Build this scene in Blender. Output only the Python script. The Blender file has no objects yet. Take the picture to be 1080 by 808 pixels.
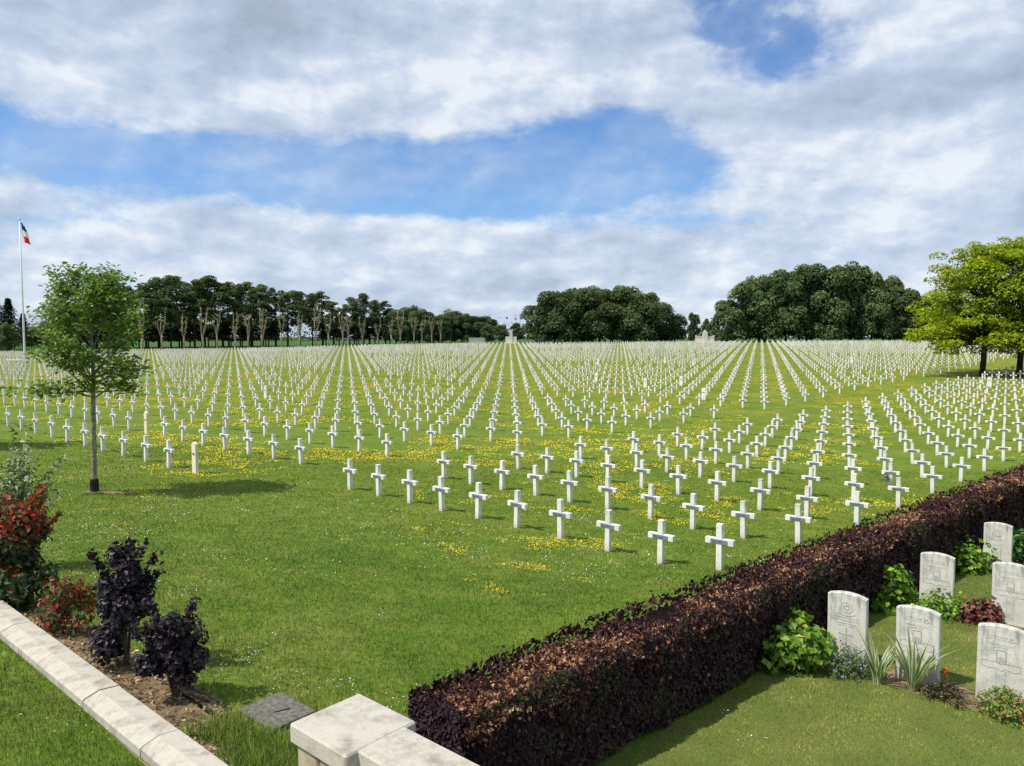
import bpy, math, random
import numpy as np
from mathutils import Vector, Matrix
R = math.radians
random.seed(7)
rng = np.random.default_rng(11)
scn = bpy.context.scene
col = scn.collection
CAMZ = 5.0

# ------------------------------------------------------------------ terrain
CTRL = [(-4.75,22.08,-4.46),(-1.83,19.51,-4.49),(1.09,16.94,-4.54),(3.03,15.22,-4.60),(-2.25,24.75,-4.64),(.67,22.18,-4.66),(3.58,19.6,-4.72),
(5.53,17.89,-4.80),(.25,27.42,-4.79),(3.16,24.85,-4.78),(6.08,22.27,-4.85),(9,19.7,-4.93),(2.74,30.09,-4.84),(5.66,27.51,-4.92),(8.58,24.94,-4.99),
(11.49,22.37,-5.06),(7.73,35.42,-5.1),(12.73,40.76,-5.24),(17.72,46.09,-5.30),(-9.91,23.58,-4.26),(-22.76,34.29,-4.05),(-18.9,31.08,-4.12),
(-15.05,27.87,-4.20),(-11.19,24.65,-4.25),(-7.36,26.39,-4.43),(-11.22,29.6,-4.40),(-15.07,32.81,-4.33),(-20.21,37.09,-4.26),(-4.81,29.19,-4.62),
(-8.67,32.4,-4.56),(-12.52,35.62,-4.49),(-2.27,32,-4.74),(-6.12,35.21,-4.69),(2.83,37.6,-5.0),(7.92,43.21,-5.18),(13.02,48.82,-5.24),
(18.11,54.43,-5.2),(23.21,60.04,-5.08),(28.3,65.65,-4.87),(33.4,71.26,-4.68),(41.04,79.67,-4.52),(-22.78,39.24,-4.17),(-30.48,45.66,-4.06),
(13.99,25.03,-5.18),(18.98,30.37,-5.38),(23.97,35.7,-5.42),(.26,39.75,-5.05),(.22,49.64,-5.16),(.17,59.53,-5.14),(.13,69.42,-5.07),
(.07,84.26,-4.85),(0,120,-4.2),(0,160,-3.5),(0,200,-2.8),(0,242,-2.25),(73,117,-3.55),(55,100,-4.1),(60,160,-2.8),(80,240,-1.9),(125,240,-1.8),(100,100,-3.9),
(-54,240,-3.3),(-87,240,-4.1),(-150,235,-4.6),(-60,100,-4.4),(-100,150,-4.5),(-40,330,-2.6),(-120,255,-4.1),(0,280,-1.8),(90,290,-1.6),(0,400,-1.6),
(-300,400,-3.2),(300,350,-1.6),(0,1200,-1.5),(-1000,1200,-1.5),(1000,1200,-1.5),(0,4000,-1.5),(-4000,4000,-1.5),(4000,4000,-1.5),
(-4000,0,-2),(4000,0,-2),
(.92,6.2,-3.48),(3.6,8.2,-3.53),(4.6,7.2,-3.52),(5.65,10.15,-3.66),(8,12.6,-3.85),(10.3,15.3,-4.0),(3.5,5,-3.42),(10,10,-3.75),(-1,5.5,-3.3),
(-3.65,7.15,-3.16),(-5.5,8.7,-3.18),(-6,5,-3.08),(0,0,-3.15),(-3,3,-3.08),(14,17,-4.2),(-2,10,-3.6),(-8,14,-3.7),(-11.1,20,-4.1),(0,-20,-3.1),
(22,5,-3.9),(-30,5,-3.1),(-40,-40,-3),(40,-40,-3.4),(0,-200,-3),(30,30,-5.2),(50,60,-4.9)]
_c = np.array(CTRL, float)
def _w(x, y): return np.stack([np.arcsinh(x/14.0), np.arcsinh(y/14.0)], -1)
_P = _w(_c[:, 0], _c[:, 1])
def _phi(r2): return np.where(r2 > 1e-12, .5*r2*np.log(r2+1e-12), 0)
_n = len(_c)
_A = np.zeros((_n+3, _n+3))
_A[:_n, :_n] = _phi(((_P[:, None]-_P[None])**2).sum(-1)) + np.eye(_n)*0.0015
_A[:_n, _n] = 1; _A[:_n, _n+1:] = _P; _A[_n, :_n] = 1; _A[_n+1:, :_n] = _P.T
_S = np.linalg.solve(_A, np.concatenate([_c[:, 2], np.zeros(3)]))
def gz(x, y):
    x = np.asarray(x, float); y = np.asarray(y, float)
    sh = x.shape; x = x.ravel(); y = y.ravel()
    out = np.empty(len(x))
    for a in range(0, len(x), 20000):
        q = _w(x[a:a+20000], y[a:a+20000])
        out[a:a+20000] = _phi(((q[:, None]-_P[None])**2).sum(-1)) @ _S[:_n] + _S[_n] + q @ _S[_n+1:]
    return (out + CAMZ).reshape(sh)
def g(x, y): return float(gz(np.array([x]), np.array([y]))[0])

# numpy value noise for scattering
_H = rng.random((256, 256))
def vn(x, y, s, o=0):
    x = x*s+o*17.3+1000; y = y*s+o*9.1+1000
    xi = np.floor(x).astype(int); yi = np.floor(y).astype(int); fx = x-xi; fy = y-yi
    fx = fx*fx*(3-2*fx); fy = fy*fy*(3-2*fy)
    a = _H[xi % 256, yi % 256]; b = _H[(xi+1) % 256, yi % 256]; c = _H[xi % 256, (yi+1) % 256]; d = _H[(xi+1) % 256, (yi+1) % 256]
    return (a*(1-fx)+b*fx)*(1-fy)+(c*(1-fx)+d*fx)*fy
def fbm(x, y, s, o=0): return (vn(x, y, s, o)+.5*vn(x, y, s*2.1, o+1)+.25*vn(x, y, s*4.3, o+2))/1.75

# ------------------------------------------------------------------ layout lines
HB = np.array([.92, 6.2]); HD = np.array([.718, .696]); HN = np.array([-.696, .718])   # hedge front foot line, its direction, its depth direction
HS0, HS1, HW = -1.72, 24.0, .60
def hedge_st(x, y):
    dx = x-HB[0]; dy = y-HB[1]
    return dx*HD[0]+dy*HD[1], dx*HN[0]+dy*HN[1]
CP0 = np.array([-5.64, 8.39]); CD = np.array([.7517, -.6596]); CN = np.array([-.6596, -.7517])  # coping: far edge, direction, towards the near lawn
CW = .30
def cop_st(x, y):
    dx = x-CP0[0]; dy = y-CP0[1]
    return dx*CD[0]+dy*CD[1], dx*CN[0]+dy*CN[1]

# ------------------------------------------------------------------ node helpers
def newmat(name):
    m = bpy.data.materials.new(name); m.use_nodes = True
    nt = m.node_tree; nt.nodes.clear()
    return m, nt
def nd(nt, t, **kw):
    n = nt.nodes.new(t)
    for k, v in kw.items():
        if k.startswith('_'): setattr(n, k[1:], v)
        else: n.inputs[k.replace('__', ' ')].default_value = v
    return n
def lk(nt, a, b): nt.links.new(a, b)
def math_(nt, op, a, b=None, c=None, clamp=False):
    n = nt.nodes.new('ShaderNodeMath'); n.operation = op; n.use_clamp = clamp
    for i, v in enumerate((a, b, c)):
        if v is None: continue
        if hasattr(v, 'default_value') or hasattr(v, 'links'): nt.links.new(v, n.inputs[i])
        else: n.inputs[i].default_value = v
    return n.outputs[0]
def noise(nt, vec, scale, detail=4, rough=.55, dist=0):
    n = nt.nodes.new('ShaderNodeTexNoise'); n.inputs['Scale'].default_value = scale
    n.inputs['Detail'].default_value = detail; n.inputs['Roughness'].default_value = rough; n.inputs['Distortion'].default_value = dist
    if vec is not None: nt.links.new(vec, n.inputs['Vector'])
    return n.outputs[0]
def ramp(nt, fac, stops):
    n = nt.nodes.new('ShaderNodeValToRGB'); e = n.color_ramp.elements
    while len(e) > len(stops): e.remove(e[-1])
    while len(e) < len(stops): e.new(.5)
    for k, (p, c) in enumerate(stops):
        e[k].position = p; e[k].color = (c[0], c[1], c[2], 1) if hasattr(c, '__len__') else (c, c, c, 1)
    nt.links.new(fac, n.inputs[0]); return n.outputs[0]
def mixc(nt, fac, a, b, mode='MIX'):
    n = nt.nodes.new('ShaderNodeMix'); n.data_type = 'RGBA'; n.blend_type = mode
    for s, v in ((n.inputs[0], fac), (n.inputs[6], a), (n.inputs[7], b)):
        if hasattr(v, 'links'): nt.links.new(v, s)
        else: s.default_value = v if not hasattr(v, '__len__') else (v[0], v[1], v[2], 1)
    return n.outputs[2]
def smooth(nt, v, a, b):
    n = nt.nodes.new('ShaderNodeMapRange'); n.interpolation_type = 'SMOOTHSTEP'
    nt.links.new(v, n.inputs[0]); n.inputs[1].default_value = a; n.inputs[2].default_value = b
    return n.outputs[0]
def out(nt, sh):
    o = nt.nodes.new('ShaderNodeOutputMaterial'); nt.links.new(sh, o.inputs[0])
def princ(nt, color, rough=.8, spec=.3, normal=None, metal=0):
    p = nt.nodes.new('ShaderNodeBsdfPrincipled')
    if hasattr(color, 'links'): nt.links.new(color, p.inputs['Base Color'])
    else: p.inputs['Base Color'].default_value = (*color, 1)
    if hasattr(rough, 'links'): nt.links.new(rough, p.inputs['Roughness'])
    else: p.inputs['Roughness'].default_value = rough
    p.inputs['Specular IOR Level'].default_value = spec; p.inputs['Metallic'].default_value = metal
    if normal is not None: nt.links.new(normal, p.inputs['Normal'])
    return p.outputs[0]
def bump(nt, h, strength=.5, dist=.02):
    b = nt.nodes.new('ShaderNodeBump'); b.inputs['Strength'].default_value = strength; b.inputs['Distance'].default_value = dist
    nt.links.new(h, b.inputs['Height']); return b.outputs[0]
def attr(nt, name='Col'):
    a = nt.nodes.new('ShaderNodeAttribute'); a.attribute_name = name; return a.outputs['Color']
def pos(nt): return nt.nodes.new('ShaderNodeNewGeometry').outputs['Position']
def objc(nt): return nt.nodes.new('ShaderNodeTexCoord').outputs['Object']

def grass_colour(nt, P):
    """lawn colour as a function of world position, shared by the ground and the blades"""
    n1 = noise(nt, P, .35, 5, .6); n2 = noise(nt, P, 2.2, 5, .65); n3 = noise(nt, P, 14, 3, .6)
    c = ramp(nt, n1, [(.32, (.054, .116, .010)), (.48, (.092, .146, .014)), (.66, (.150, .178, .032))])
    c2 = ramp(nt, n2, [(.30, (.054, .112, .009)), (.52, (.096, .146, .014)), (.72, (.175, .182, .045))])
    c = mixc(nt, .55, c, c2)
    c3 = ramp(nt, n3, [(.3, .88), (.7, 1.55)])
    return mixc(nt, 1.0, c, c3, 'MULTIPLY')

def leafmat(name, trans=.25, rough=.5, spec=.35, up=0.0, tint=None, var=.35):
    m, nt = newmat(name)
    c = attr(nt)
    oi = nt.nodes.new('ShaderNodeObjectInfo').outputs['Random']
    v = math_(nt, 'MULTIPLY_ADD', oi, var, 1-var*.5)
    c = mixc(nt, 1.0, c, v, 'MULTIPLY')
    p = princ(nt, c, rough, spec)
    t = nt.nodes.new('ShaderNodeBsdfTranslucent')
    ct = mixc(nt, 1.0, c, (1.5, 1.6, .7), 'MULTIPLY'); lk(nt, ct, t.inputs[0])
    mx = nt.nodes.new('ShaderNodeMixShader'); mx.inputs[0].default_value = trans
    lk(nt, p, mx.inputs[1]); lk(nt, t.outputs[0], mx.inputs[2]); out(nt, mx.outputs[0])
    return m
M = {}
M['leaf'] = leafmat('leaf_green', .28, .5, .35)
M['leaf_far'] = leafmat('foliage_distant', .30, .75, .12, var=.55)
M['leaf_gold'] = leafmat('leaf_golden', .35, .6, .2, var=.1)
M['leaf_purple'] = leafmat('leaf_purple', .06, .45, .3)
M['leaf_hedge'] = leafmat('leaf_hedge', .08, .6, .22)

# ground
def mk_ground():
    m, nt = newmat('grass_ground'); P = pos(nt)
    base = grass_colour(nt, P)
    z = nt.nodes.new('ShaderNodeSeparateColor'); lk(nt, attr(nt, 'Zone'), z.inputs[0])
    # buttercups too small to see one by one, in drifts
    y1 = noise(nt, P, .28, 4, .7); y2 = noise(nt, P, 1.3, 4, .7); y3 = noise(nt, P, 9, 2, .6)
    s = math_(nt, 'ADD', math_(nt, 'MULTIPLY', y1, 1.0), math_(nt, 'MULTIPLY', y2, .9))
    s = smooth(nt, s, .86, 1.10)
    s = math_(nt, 'MULTIPLY', s, smooth(nt, y3, .42, .60))
    s = math_(nt, 'MULTIPLY', s, z.outputs[0])
    c = mixc(nt, math_(nt, 'MULTIPLY', s, .80), base, (.42, .28, .016))
    c = mixc(nt, z.outputs[1], c, mixc(nt, noise(nt, P, 3, 4, .6), (.08, .125, .018), (.17, .18, .05)))
    fld = ramp(nt, noise(nt, P, .02, 3), [(.35, (.045, .105, .020)), (.65, (.065, .125, .025))])  # far ground darkened in its colour to suggest shade under the trees
    c = mixc(nt, z.outputs[2], c, fld)
    h = noise(nt, P, 45, 3, .7)
    out(nt, princ(nt, c, .9, .1, bump(nt, h, .6, .03)))
    return m
M['ground'] = mk_ground()
def mk_blade():
    m, nt = newmat('grass_blades'); P = pos(nt)
    c = mixc(nt, 1.0, grass_colour(nt, P), attr(nt), 'MULTIPLY')
    geo = nt.nodes.new('ShaderNodeNewGeometry').outputs['Normal']
    vm = nt.nodes.new('ShaderNodeVectorMath'); vm.operation = 'MULTIPLY_ADD'
    lk(nt, geo, vm.inputs[0]); vm.inputs[1].default_value = (.45, .45, .2); vm.inputs[2].default_value = (0, 0, .8)
    vn_ = nt.nodes.new('ShaderNodeVectorMath'); vn_.operation = 'NORMALIZE'; lk(nt, vm.outputs[0], vn_.inputs[0])
    p = princ(nt, c, .65, .2, vn_.outputs[0])
    t = nt.nodes.new('ShaderNodeBsdfTranslucent'); lk(nt, mixc(nt, 1.0, c, (1.2, 1.35, .6), 'MULTIPLY'), t.inputs[0])
    mx = nt.nodes.new('ShaderNodeMixShader'); mx.inputs[0].default_value = .22
    lk(nt, p, mx.inputs[1]); lk(nt, t.outputs[0], mx.inputs[2]); out(nt, mx.outputs[0]); return m
M['blade'] = mk_blade()
def mk_simple(name, c, rough=.8, spec=.3, nscale=None, c2=None, b=0, metal=0, bs=None):
    m, nt = newmat(name); P = objc(nt)
    if c2 is not None:
        cc = mixc(nt, smooth(nt, noise(nt, P, nscale, 6, .65), .35, .65), c, c2)
    else: cc = c
    nrm = bump(nt, noise(nt, P, bs or nscale*4, 4, .6), b, .01) if b else None
    out(nt, princ(nt, cc, rough, spec, nrm, metal)); return m
M['petal_yellow'] = mk_simple('petal_yellow', (.80, .56, .015), .6, .2, 3, (.70, .60, .03))
M['petal_white'] = mk_simple('petal_white', (.75, .76, .70), .6, .2)
M['bark'] = mk_simple('bark', (.06, .045, .03), .9, .1, 9, (.14, .12, .09), .7)
M['bark_young'] = mk_simple('bark_young', (.15, .13, .095), .9, .1, 14, (.34, .30, .23), .5)
M['bark_pale'] = mk_simple('bark_pale', (.26, .21, .14), .9, .1, 1.2, (.42, .36, .26), .2)
M['bark_dark'] = mk_simple('bark_dark', (.02, .016, .012), .95, .1, 2, (.045, .035, .028), .2)
M['soil'] = mk_simple('soil', (.16, .11, .065), .95, .1, 11, (.30, .22, .14), .9, bs=60)
M['mulch'] = mk_simple('mulch', (.10, .065, .035), .95, .1, 14, (.26, .19, .11), 1, bs=60)
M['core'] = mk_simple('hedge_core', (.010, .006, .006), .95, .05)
M['steel'] = mk_simple('white_enamel', (.72, .72, .72), .4, .5)
M['flagred'] = mk_simple('cloth_red', (.80, .03, .05), .8, .2)
M['flagblue'] = mk_simple('cloth_blue', (.02, .05, .26), .8, .2)
M['flagwhite'] = mk_simple('cloth_white', (.78, .78, .78), .8, .2)
M['lamp'] = mk_simple('white_glaze', (.8, .82, .85), .3, .5)
M['slab'] = mk_simple('weathered_slab', (.10, .092, .08), .95, .1, 22, (.21, .19, .165), .8, bs=90)
M['ink'] = mk_simple('plate_letters', (.07, .08, .09), .6, .3)
M['engrave'] = mk_simple('engraved_shadow', (.26, .255, .23), .95, .05, 30, (.46, .45, .41))
M['bouquet'] = mk_simple('faded_flowers', (.25, .28, .36), .8, .1, 40, (.62, .62, .66))
M['redflower'] = mk_simple('petal_red', (.55, .03, .02), .6, .2)
M['lilac'] = mk_simple('petal_lilac', (.28, .26, .55), .6, .2)

def mk_cross():
    m, nt = newmat('white_concrete'); P = objc(nt); W = pos(nt)
    n = noise(nt, P, 9, 6, .7); n2 = noise(nt, W, 1.7, 3, .6)
    c = ramp(nt, n, [(.28, (.46, .44, .37)), (.45, (.76, .745, .69)), (.7, (.85, .84, .79))])
    c = mixc(nt, math_(nt, 'MULTIPLY', smooth(nt, n2, .45, .75), .28), c, (.50, .49, .40))
    sx = nt.nodes.new('ShaderNodeSeparateXYZ'); lk(nt, P, sx.inputs[0])
    oi = nt.nodes.new('ShaderNodeObjectInfo').outputs['Random']
    c = mixc(nt, math_(nt, 'MULTIPLY', oi, .35), c, mixc(nt, smooth(nt, noise(nt, P, 4, 4, .7), .4, .6), (.70, .68, .60), (.42, .41, .33)))
    tp = math_(nt, 'MULTIPLY', math_(nt, 'MULTIPLY', smooth(nt, sx.outputs[2], .80, .90), oi), .45)
    c = mixc(nt, tp, c, (.30, .30, .25))
    foot = math_(nt, 'MULTIPLY', smooth(nt, sx.outputs[2], .16, .0), .45)
    c = mixc(nt, foot, c, (.30, .30, .20))
    out(nt, princ(nt, c, .85, .2, bump(nt, noise(nt, P, 60, 3), .25, .004))); return m
M['cross'] = mk_cross()
def mk_cream():
    m, nt = newmat('cream_concrete'); P = objc(nt)
    c = ramp(nt, noise(nt, P, 7, 6, .7), [(.3, (.66, .58, .40)), (.7, (.82, .76, .58))])
    out(nt, princ(nt, c, .85, .2)); return m
M['cream'] = mk_cream()
M['plate'] = mk_simple('grey_metal_plate', (.15, .175, .21), .55, .3, 14, (.25, .28, .33), 0, 0)
def mk_stone(name, base, dark, streak=True):
    m, nt = newmat(name); P = objc(nt)
    n = noise(nt, P, 5, 8, .7); f = noise(nt, P, 70, 4, .75)
    c = ramp(nt, n, [(.30, dark), (.52, base), (.75, tuple(min(1, v*1.12) for v in base))])
    if streak:
        mp = nt.nodes.new('ShaderNodeMapping'); mp.inputs['Scale'].default_value = (14, 14, 2.2); lk(nt, P, mp.inputs[0])
        s = smooth(nt, noise(nt, mp.outputs[0], 1.0, 5, .7), .42, .66)
        sx = nt.nodes.new('ShaderNodeSeparateXYZ'); lk(nt, P, sx.inputs[0])
        top = smooth(nt, sx.outputs[2], .30, .80)
        k = math_(nt, 'MULTIPLY', math_(nt, 'MULTIPLY', s, math_(nt, 'ADD', top, .25)), .75, clamp=True)
        c = mixc(nt, k, c, (.23, .23, .21))
    spk = smooth(nt, f, .55, .68)
    c = mixc(nt, math_(nt, 'MULTIPLY', spk, .5), c, dark)
    ln_ = noise(nt, P, 13, 6, .75); lich = smooth(nt, ln_, .60, .70)
    c = mixc(nt, math_(nt, 'MULTIPLY', lich, .40), c, (.20, .19, .14))
    h = math_(nt, 'ADD', f, math_(nt, 'MULTIPLY', ln_, 1.2))
    out(nt, princ(nt, c, .92, .12, bump(nt, h, .55, .008))); return m
M['portland'] = mk_stone('portland_stone', (.64, .62, .55), (.38, .37, .32))
M['coping'] = mk_stone('coping_stone', (.50, .46, .38), (.27, .24, .19), False)
M['coping_wall'] = mk_stone('sill_stone', (.50, .47, .41), (.30, .28, .23), False)
M['wallstone'] = mk_stone('rough_wall_stone', (.44, .37, .27), (.20, .16, .11), False)

# ------------------------------------------------------------------ mesh helpers
def mesh_from(name, V, F, mats, smooth_=False, cols=None, fm=None):
    me = bpy.data.meshes.new(name)
    V = np.asarray(V, np.float32)
    if isinstance(F, np.ndarray) and F.ndim == 2:
        k = F.shape[1]
        me.vertices.add(len(V)); me.vertices.foreach_set('co', V.ravel())
        me.loops.add(F.size); me.loops.foreach_set('vertex_index', F.astype(np.int32).ravel())
        me.polygons.add(len(F)); me.polygons.foreach_set('loop_start', np.arange(0, F.size, k, dtype=np.int32))
        me.update(calc_edges=True)
    else:
        me.from_pydata([tuple(map(float, v)) for v in V], [], [tuple(int(i) for i in f) for f in F]); me.update()
    for m in (mats if isinstance(mats, (list, tuple)) else [mats]): me.materials.append(m)
    if fm is not None: me.polygons.foreach_set('material_index', np.asarray(fm, np.int32))
    me.polygons.foreach_set('use_smooth', np.full(len(me.polygons), smooth_))
    if cols is not None:
        a = me.color_attributes.new('Col', 'FLOAT_COLOR', 'POINT')
        c = np.ones((len(V), 4), np.float32); c[:, :3] = cols; a.data.foreach_set('color', c.ravel())
    return me
def link(name, me, parent=None, loc=(0, 0, 0), rz=0):
    o = bpy.data.objects.new(name, me); col.objects.link(o); o.location = loc; o.rotation_euler = (0, 0, rz)
    if parent: o.parent = parent
    return o
def tag(o, label=None, cat=None, group=None, kind=None):
    if label: o['label'] = label
    if cat: o['category'] = cat
    if group: o['group'] = group
    if kind: o['kind'] = kind
    return o
def empty(name, loc, rz=0):
    o = bpy.data.objects.new(name, None); o.empty_display_size = .2; col.objects.link(o); o.location = loc; o.rotation_euler = (0, 0, rz); return o
def kids(o): return [c for c in col.objects if c.parent == o]
def copy_tree(o, children):
    c = o.copy(); col.objects.link(c)
    for ch, sub in children:
        d = ch.copy(); col.objects.link(d); d.parent = c
        for s in sub:
            e = s.copy(); col.objects.link(e); e.parent = d
    return c

class MB:
    def __init__(s): s.v = []; s.f = []; s.m = []
    def add(s, vs, fs, m=0):
        b = len(s.v); s.v += [tuple(v) for v in vs]; s.f += [tuple(i+b for i in f) for f in fs]; s.m += [m]*len(fs); return s
    def box(s, c, d, rz=0, m=0, bev=0.0, skip_bottom=False):
        """box with chamfered edges"""
        x, y, z = d[0]/2, d[1]/2, d[2]/2
        b = min(bev, x*.9, y*.9, z*.9)
        if b <= 0:
            pts = [(sx*x, sy*y, sz*z) for sx in (-1, 1) for sy in (-1, 1) for sz in (-1, 1)]
            fs = [(0, 1, 3, 2), (4, 6, 7, 5), (0, 4, 5, 1), (2, 3, 7, 6), (0, 2, 6, 4), (1, 5, 7, 3)]
        else:
            pts = []; idx = {}
            for sx in (-1, 1):
                for sy in (-1, 1):
                    for sz in (-1, 1):
                        for ax in range(3):
                            p = [sx*(x-b), sy*(y-b), sz*(z-b)]; p[ax] = (sx*x, sy*y, sz*z)[ax]
                            idx[(sx, sy, sz, ax)] = len(pts); pts.append(tuple(p))
            fs = []
            for ax in range(3):
                o1, o2 = [k for k in range(3) if k != ax]
                for sg in (-1, 1):
                    q = []
                    for a, c2 in ((-1, -1), (1, -1), (1, 1), (-1, 1)):
                        k = [0, 0, 0]; k[ax] = sg; k[o1] = a; k[o2] = c2; q.append(idx[(*k, ax)])
                    fs.append(tuple(q))
            for a1 in range(3):
                for a2 in range(a1+1, 3):
                    fr = [k for k in range(3) if k not in (a1, a2)][0]
                    for s1 in (-1, 1):
                        for s2 in (-1, 1):
                            ka = [0]*3; ka[a1] = s1; ka[a2] = s2
                            kb = list(ka); ka[fr] = -1; kb[fr] = 1
                            fs.append((idx[(*ka, a1)], idx[(*kb, a1)], idx[(*kb, a2)], idx[(*ka, a2)]))
            for sx in (-1, 1):
                for sy in (-1, 1):
                    for sz in (-1, 1): fs.append(tuple(idx[(sx, sy, sz, ax)] for ax in range(3)))
        cr, sr = math.cos(rz), math.sin(rz)
        s.add([(c[0]+p[0]*cr-p[1]*sr, c[1]+p[0]*sr+p[1]*cr, c[2]+p[2]) for p in pts], fs, m); return s
    def tube(s, pts, rad, n=7, m=0, cap=True):
        pts = [Vector(p) for p in pts]; b = len(s.v); ref = Vector((1, 0, 0))
        for k, p in enumerate(pts):
            t = (pts[min(k+1, len(pts)-1)]-pts[max(k-1, 0)]).normalized()
            u = t.cross(ref)
            if u.length < .1: u = t.cross(Vector((0, 1, 0)))
            u.normalize(); w = t.cross(u)
            for q in range(n):
                a = 2*math.pi*q/n; v = p+(u*math.cos(a)+w*math.sin(a))*rad[k]; s.v.append(tuple(v))
        for k in range(len(pts)-1):
            for q in range(n):
                s.f.append((b+k*n+q, b+k*n+(q+1) % n, b+(k+1)*n+(q+1) % n, b+(k+1)*n+q)); s.m.append(m)
        if cap: s.f.append(tuple(b+(len(pts)-1)*n+q for q in range(n))); s.m.append(m)
        return s
    def fixn(s, me):
        import bmesh
        bm = bmesh.new(); bm.from_mesh(me); bmesh.ops.recalc_face_normals(bm, faces=bm.faces); bm.to_mesh(me); bm.free()
    def mesh(s, name, mats, sm=False):
        me = mesh_from(name, s.v, s.f, mats, sm, fm=s.m); s.fixn(me); return me
    def build(s, name, mats, parent=None, sm=False, loc=(0, 0, 0), rz=0): return link(name, s.mesh(name, mats, sm), parent, loc, rz)

def leaves(P, N, size, cols, aspect=.6, fold=.25, droop=0.0, r=rng, along=None):
    """one folded diamond leaf per point: P (n,3), N normal-ish (n,3)"""
    P = np.asarray(P, float); n = len(P)
    N = N/np.maximum(np.linalg.norm(N, axis=1, keepdims=True), 1e-6)
    t = r.normal(size=(n, 3)) if along is None else along+r.normal(size=(n, 3))*.25
    t[:, 2] -= droop
    t = t-(t*N).sum(1, keepdims=True)*N; t /= np.maximum(np.linalg.norm(t, axis=1, keepdims=True), 1e-6)
    s = np.cross(N, t)
    L = (np.ones(n)*size if np.isscalar(size) else size)[:, None]
    mid = P+t*L*.05
    a = P-t*L*.5; b = mid+s*L*.5*aspect+N*L*fold*.3; c = P+t*L*.5-N*L*.08; d = mid-s*L*.5*aspect+N*L*fold*.3
    V = np.stack([a, b, c, d], 1).reshape(-1, 3)
    k = np.arange(n)*4
    F = np.stack([k, k+1, k+2, k+3], 1)
    C = np.repeat(cols, 4, axis=0)
    return V, F, C
def leafmesh(name, P, N, size, cols, mat, **kw):
    V, F, C = leaves(P, N, size, cols, **kw)
    return mesh_from(name, V, F, mat, False, C)
def pal(n, cs, w=None, jit=.18, r=rng):
    cs = np.array(cs); k = r.choice(len(cs), n, p=w)
    return cs[k]*(1+r.normal(size=(n, 1))*jit).clip(.45, 1.7)

# ------------------------------------------------------------------ sun and sky
SUN_EL, SUN_AZ = R(55), R(-112)          # azimuth clockwise from +Y: sun from the left
sd = Vector((math.sin(SUN_AZ)*math.cos(SUN_EL), math.cos(SUN_AZ)*math.cos(SUN_EL), math.sin(SUN_EL)))
sl = bpy.data.lights.new('sun', 'SUN'); sl.energy = 4.8; sl.angle = R(.53); sl.color = (1, .955, .88)
so = bpy.data.objects.new('sun', sl); col.objects.link(so); so.rotation_euler = sd.to_track_quat('Z', 'Y').to_euler(); so.location = (-30, 0, 60)
w = bpy.data.worlds.new('World'); scn.world = w; w.use_nodes = True
nt = w.node_tree; nt.nodes.clear()
sky = nt.nodes.new('ShaderNodeTexSky'); sky.sky_type = 'NISHITA'; sky.sun_disc = False
sky.sun_elevation = SUN_EL; sky.sun_rotation = SUN_AZ; sky.altitude = 50; sky.air_density = 1.0; sky.dust_density = .6; sky.ozone_density = 1.5
D = nt.nodes.new('ShaderNodeTexCoord').outputs['Generated']
nrm = nt.nodes.new('ShaderNodeVectorMath'); nrm.operation = 'NORMALIZE'; lk(nt, D, nrm.inputs[0])
sx = nt.nodes.new('ShaderNodeSeparateXYZ'); lk(nt, nrm.outputs[0], sx.inputs[0])
X, Y, Z = sx.outputs
az = math_(nt, 'MULTIPLY', math_(nt, 'ARCTAN2', X, Y), 57.2958)
el = math_(nt, 'MULTIPLY', math_(nt, 'ARCSINE', Z), 57.2958)
zz = math_(nt, 'ADD', math_(nt, 'MAXIMUM', Z, 0), .16)
cv = nt.nodes.new('ShaderNodeCombineXYZ'); lk(nt, math_(nt, 'DIVIDE', X, zz), cv.inputs[0]); lk(nt, math_(nt, 'DIVIDE', Y, zz), cv.inputs[1]); cv.inputs[2].default_value = 3.7
CV = cv.outputs[0]
cs_ = nt.nodes.new('ShaderNodeCombineXYZ'); lk(nt, math_(nt, 'MULTIPLY', az, .064), cs_.inputs[0]); lk(nt, math_(nt, 'MULTIPLY', el, .108), cs_.inputs[1]); cs_.inputs[2].default_value = 1.3
CS = cs_.outputs[0]
of_ = nt.nodes.new('ShaderNodeVectorMath'); of_.operation = 'ADD'; lk(nt, CS, of_.inputs[0]); of_.inputs[1].default_value = (-.05, .075, .02); CO = of_.outputs[0]
nA = noise(nt, CV, 1.1, 10, .52, 0)       # plan-view billows
nB = noise(nt, CS, 1.7, 10, .56, .08)        # the same cloud seen from the side
nC = noise(nt, CS, 4.4, 9, .58, .12)
nn = math_(nt, 'ADD', math_(nt, 'MULTIPLY', nA, .45), math_(nt, 'ADD', math_(nt, 'MULTIPLY', nB, .45), math_(nt, 'MULTIPLY', nC, .34)))   # about .55
def blob(a0, e0, sa, se, k, tilt=0):
    da = math_(nt, 'SUBTRACT', az, a0)
    de = math_(nt, 'SUBTRACT', math_(nt, 'SUBTRACT', el, e0), math_(nt, 'MULTIPLY', da, tilt))
    q = math_(nt, 'ADD', math_(nt, 'POWER', math_(nt, 'ABSOLUTE', math_(nt, 'DIVIDE', da, sa)), 2.0), math_(nt, 'POWER', math_(nt, 'ABSOLUTE', math_(nt, 'DIVIDE', de, se)), 2.0))
    return math_(nt, 'MULTIPLY', math_(nt, 'EXPONENT', math_(nt, 'MULTIPLY', q, -1)), k)
def total(lst):
    t = lst[0]
    for b in lst[1:]: t = math_(nt, 'ADD', t, b)
    return t
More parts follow.
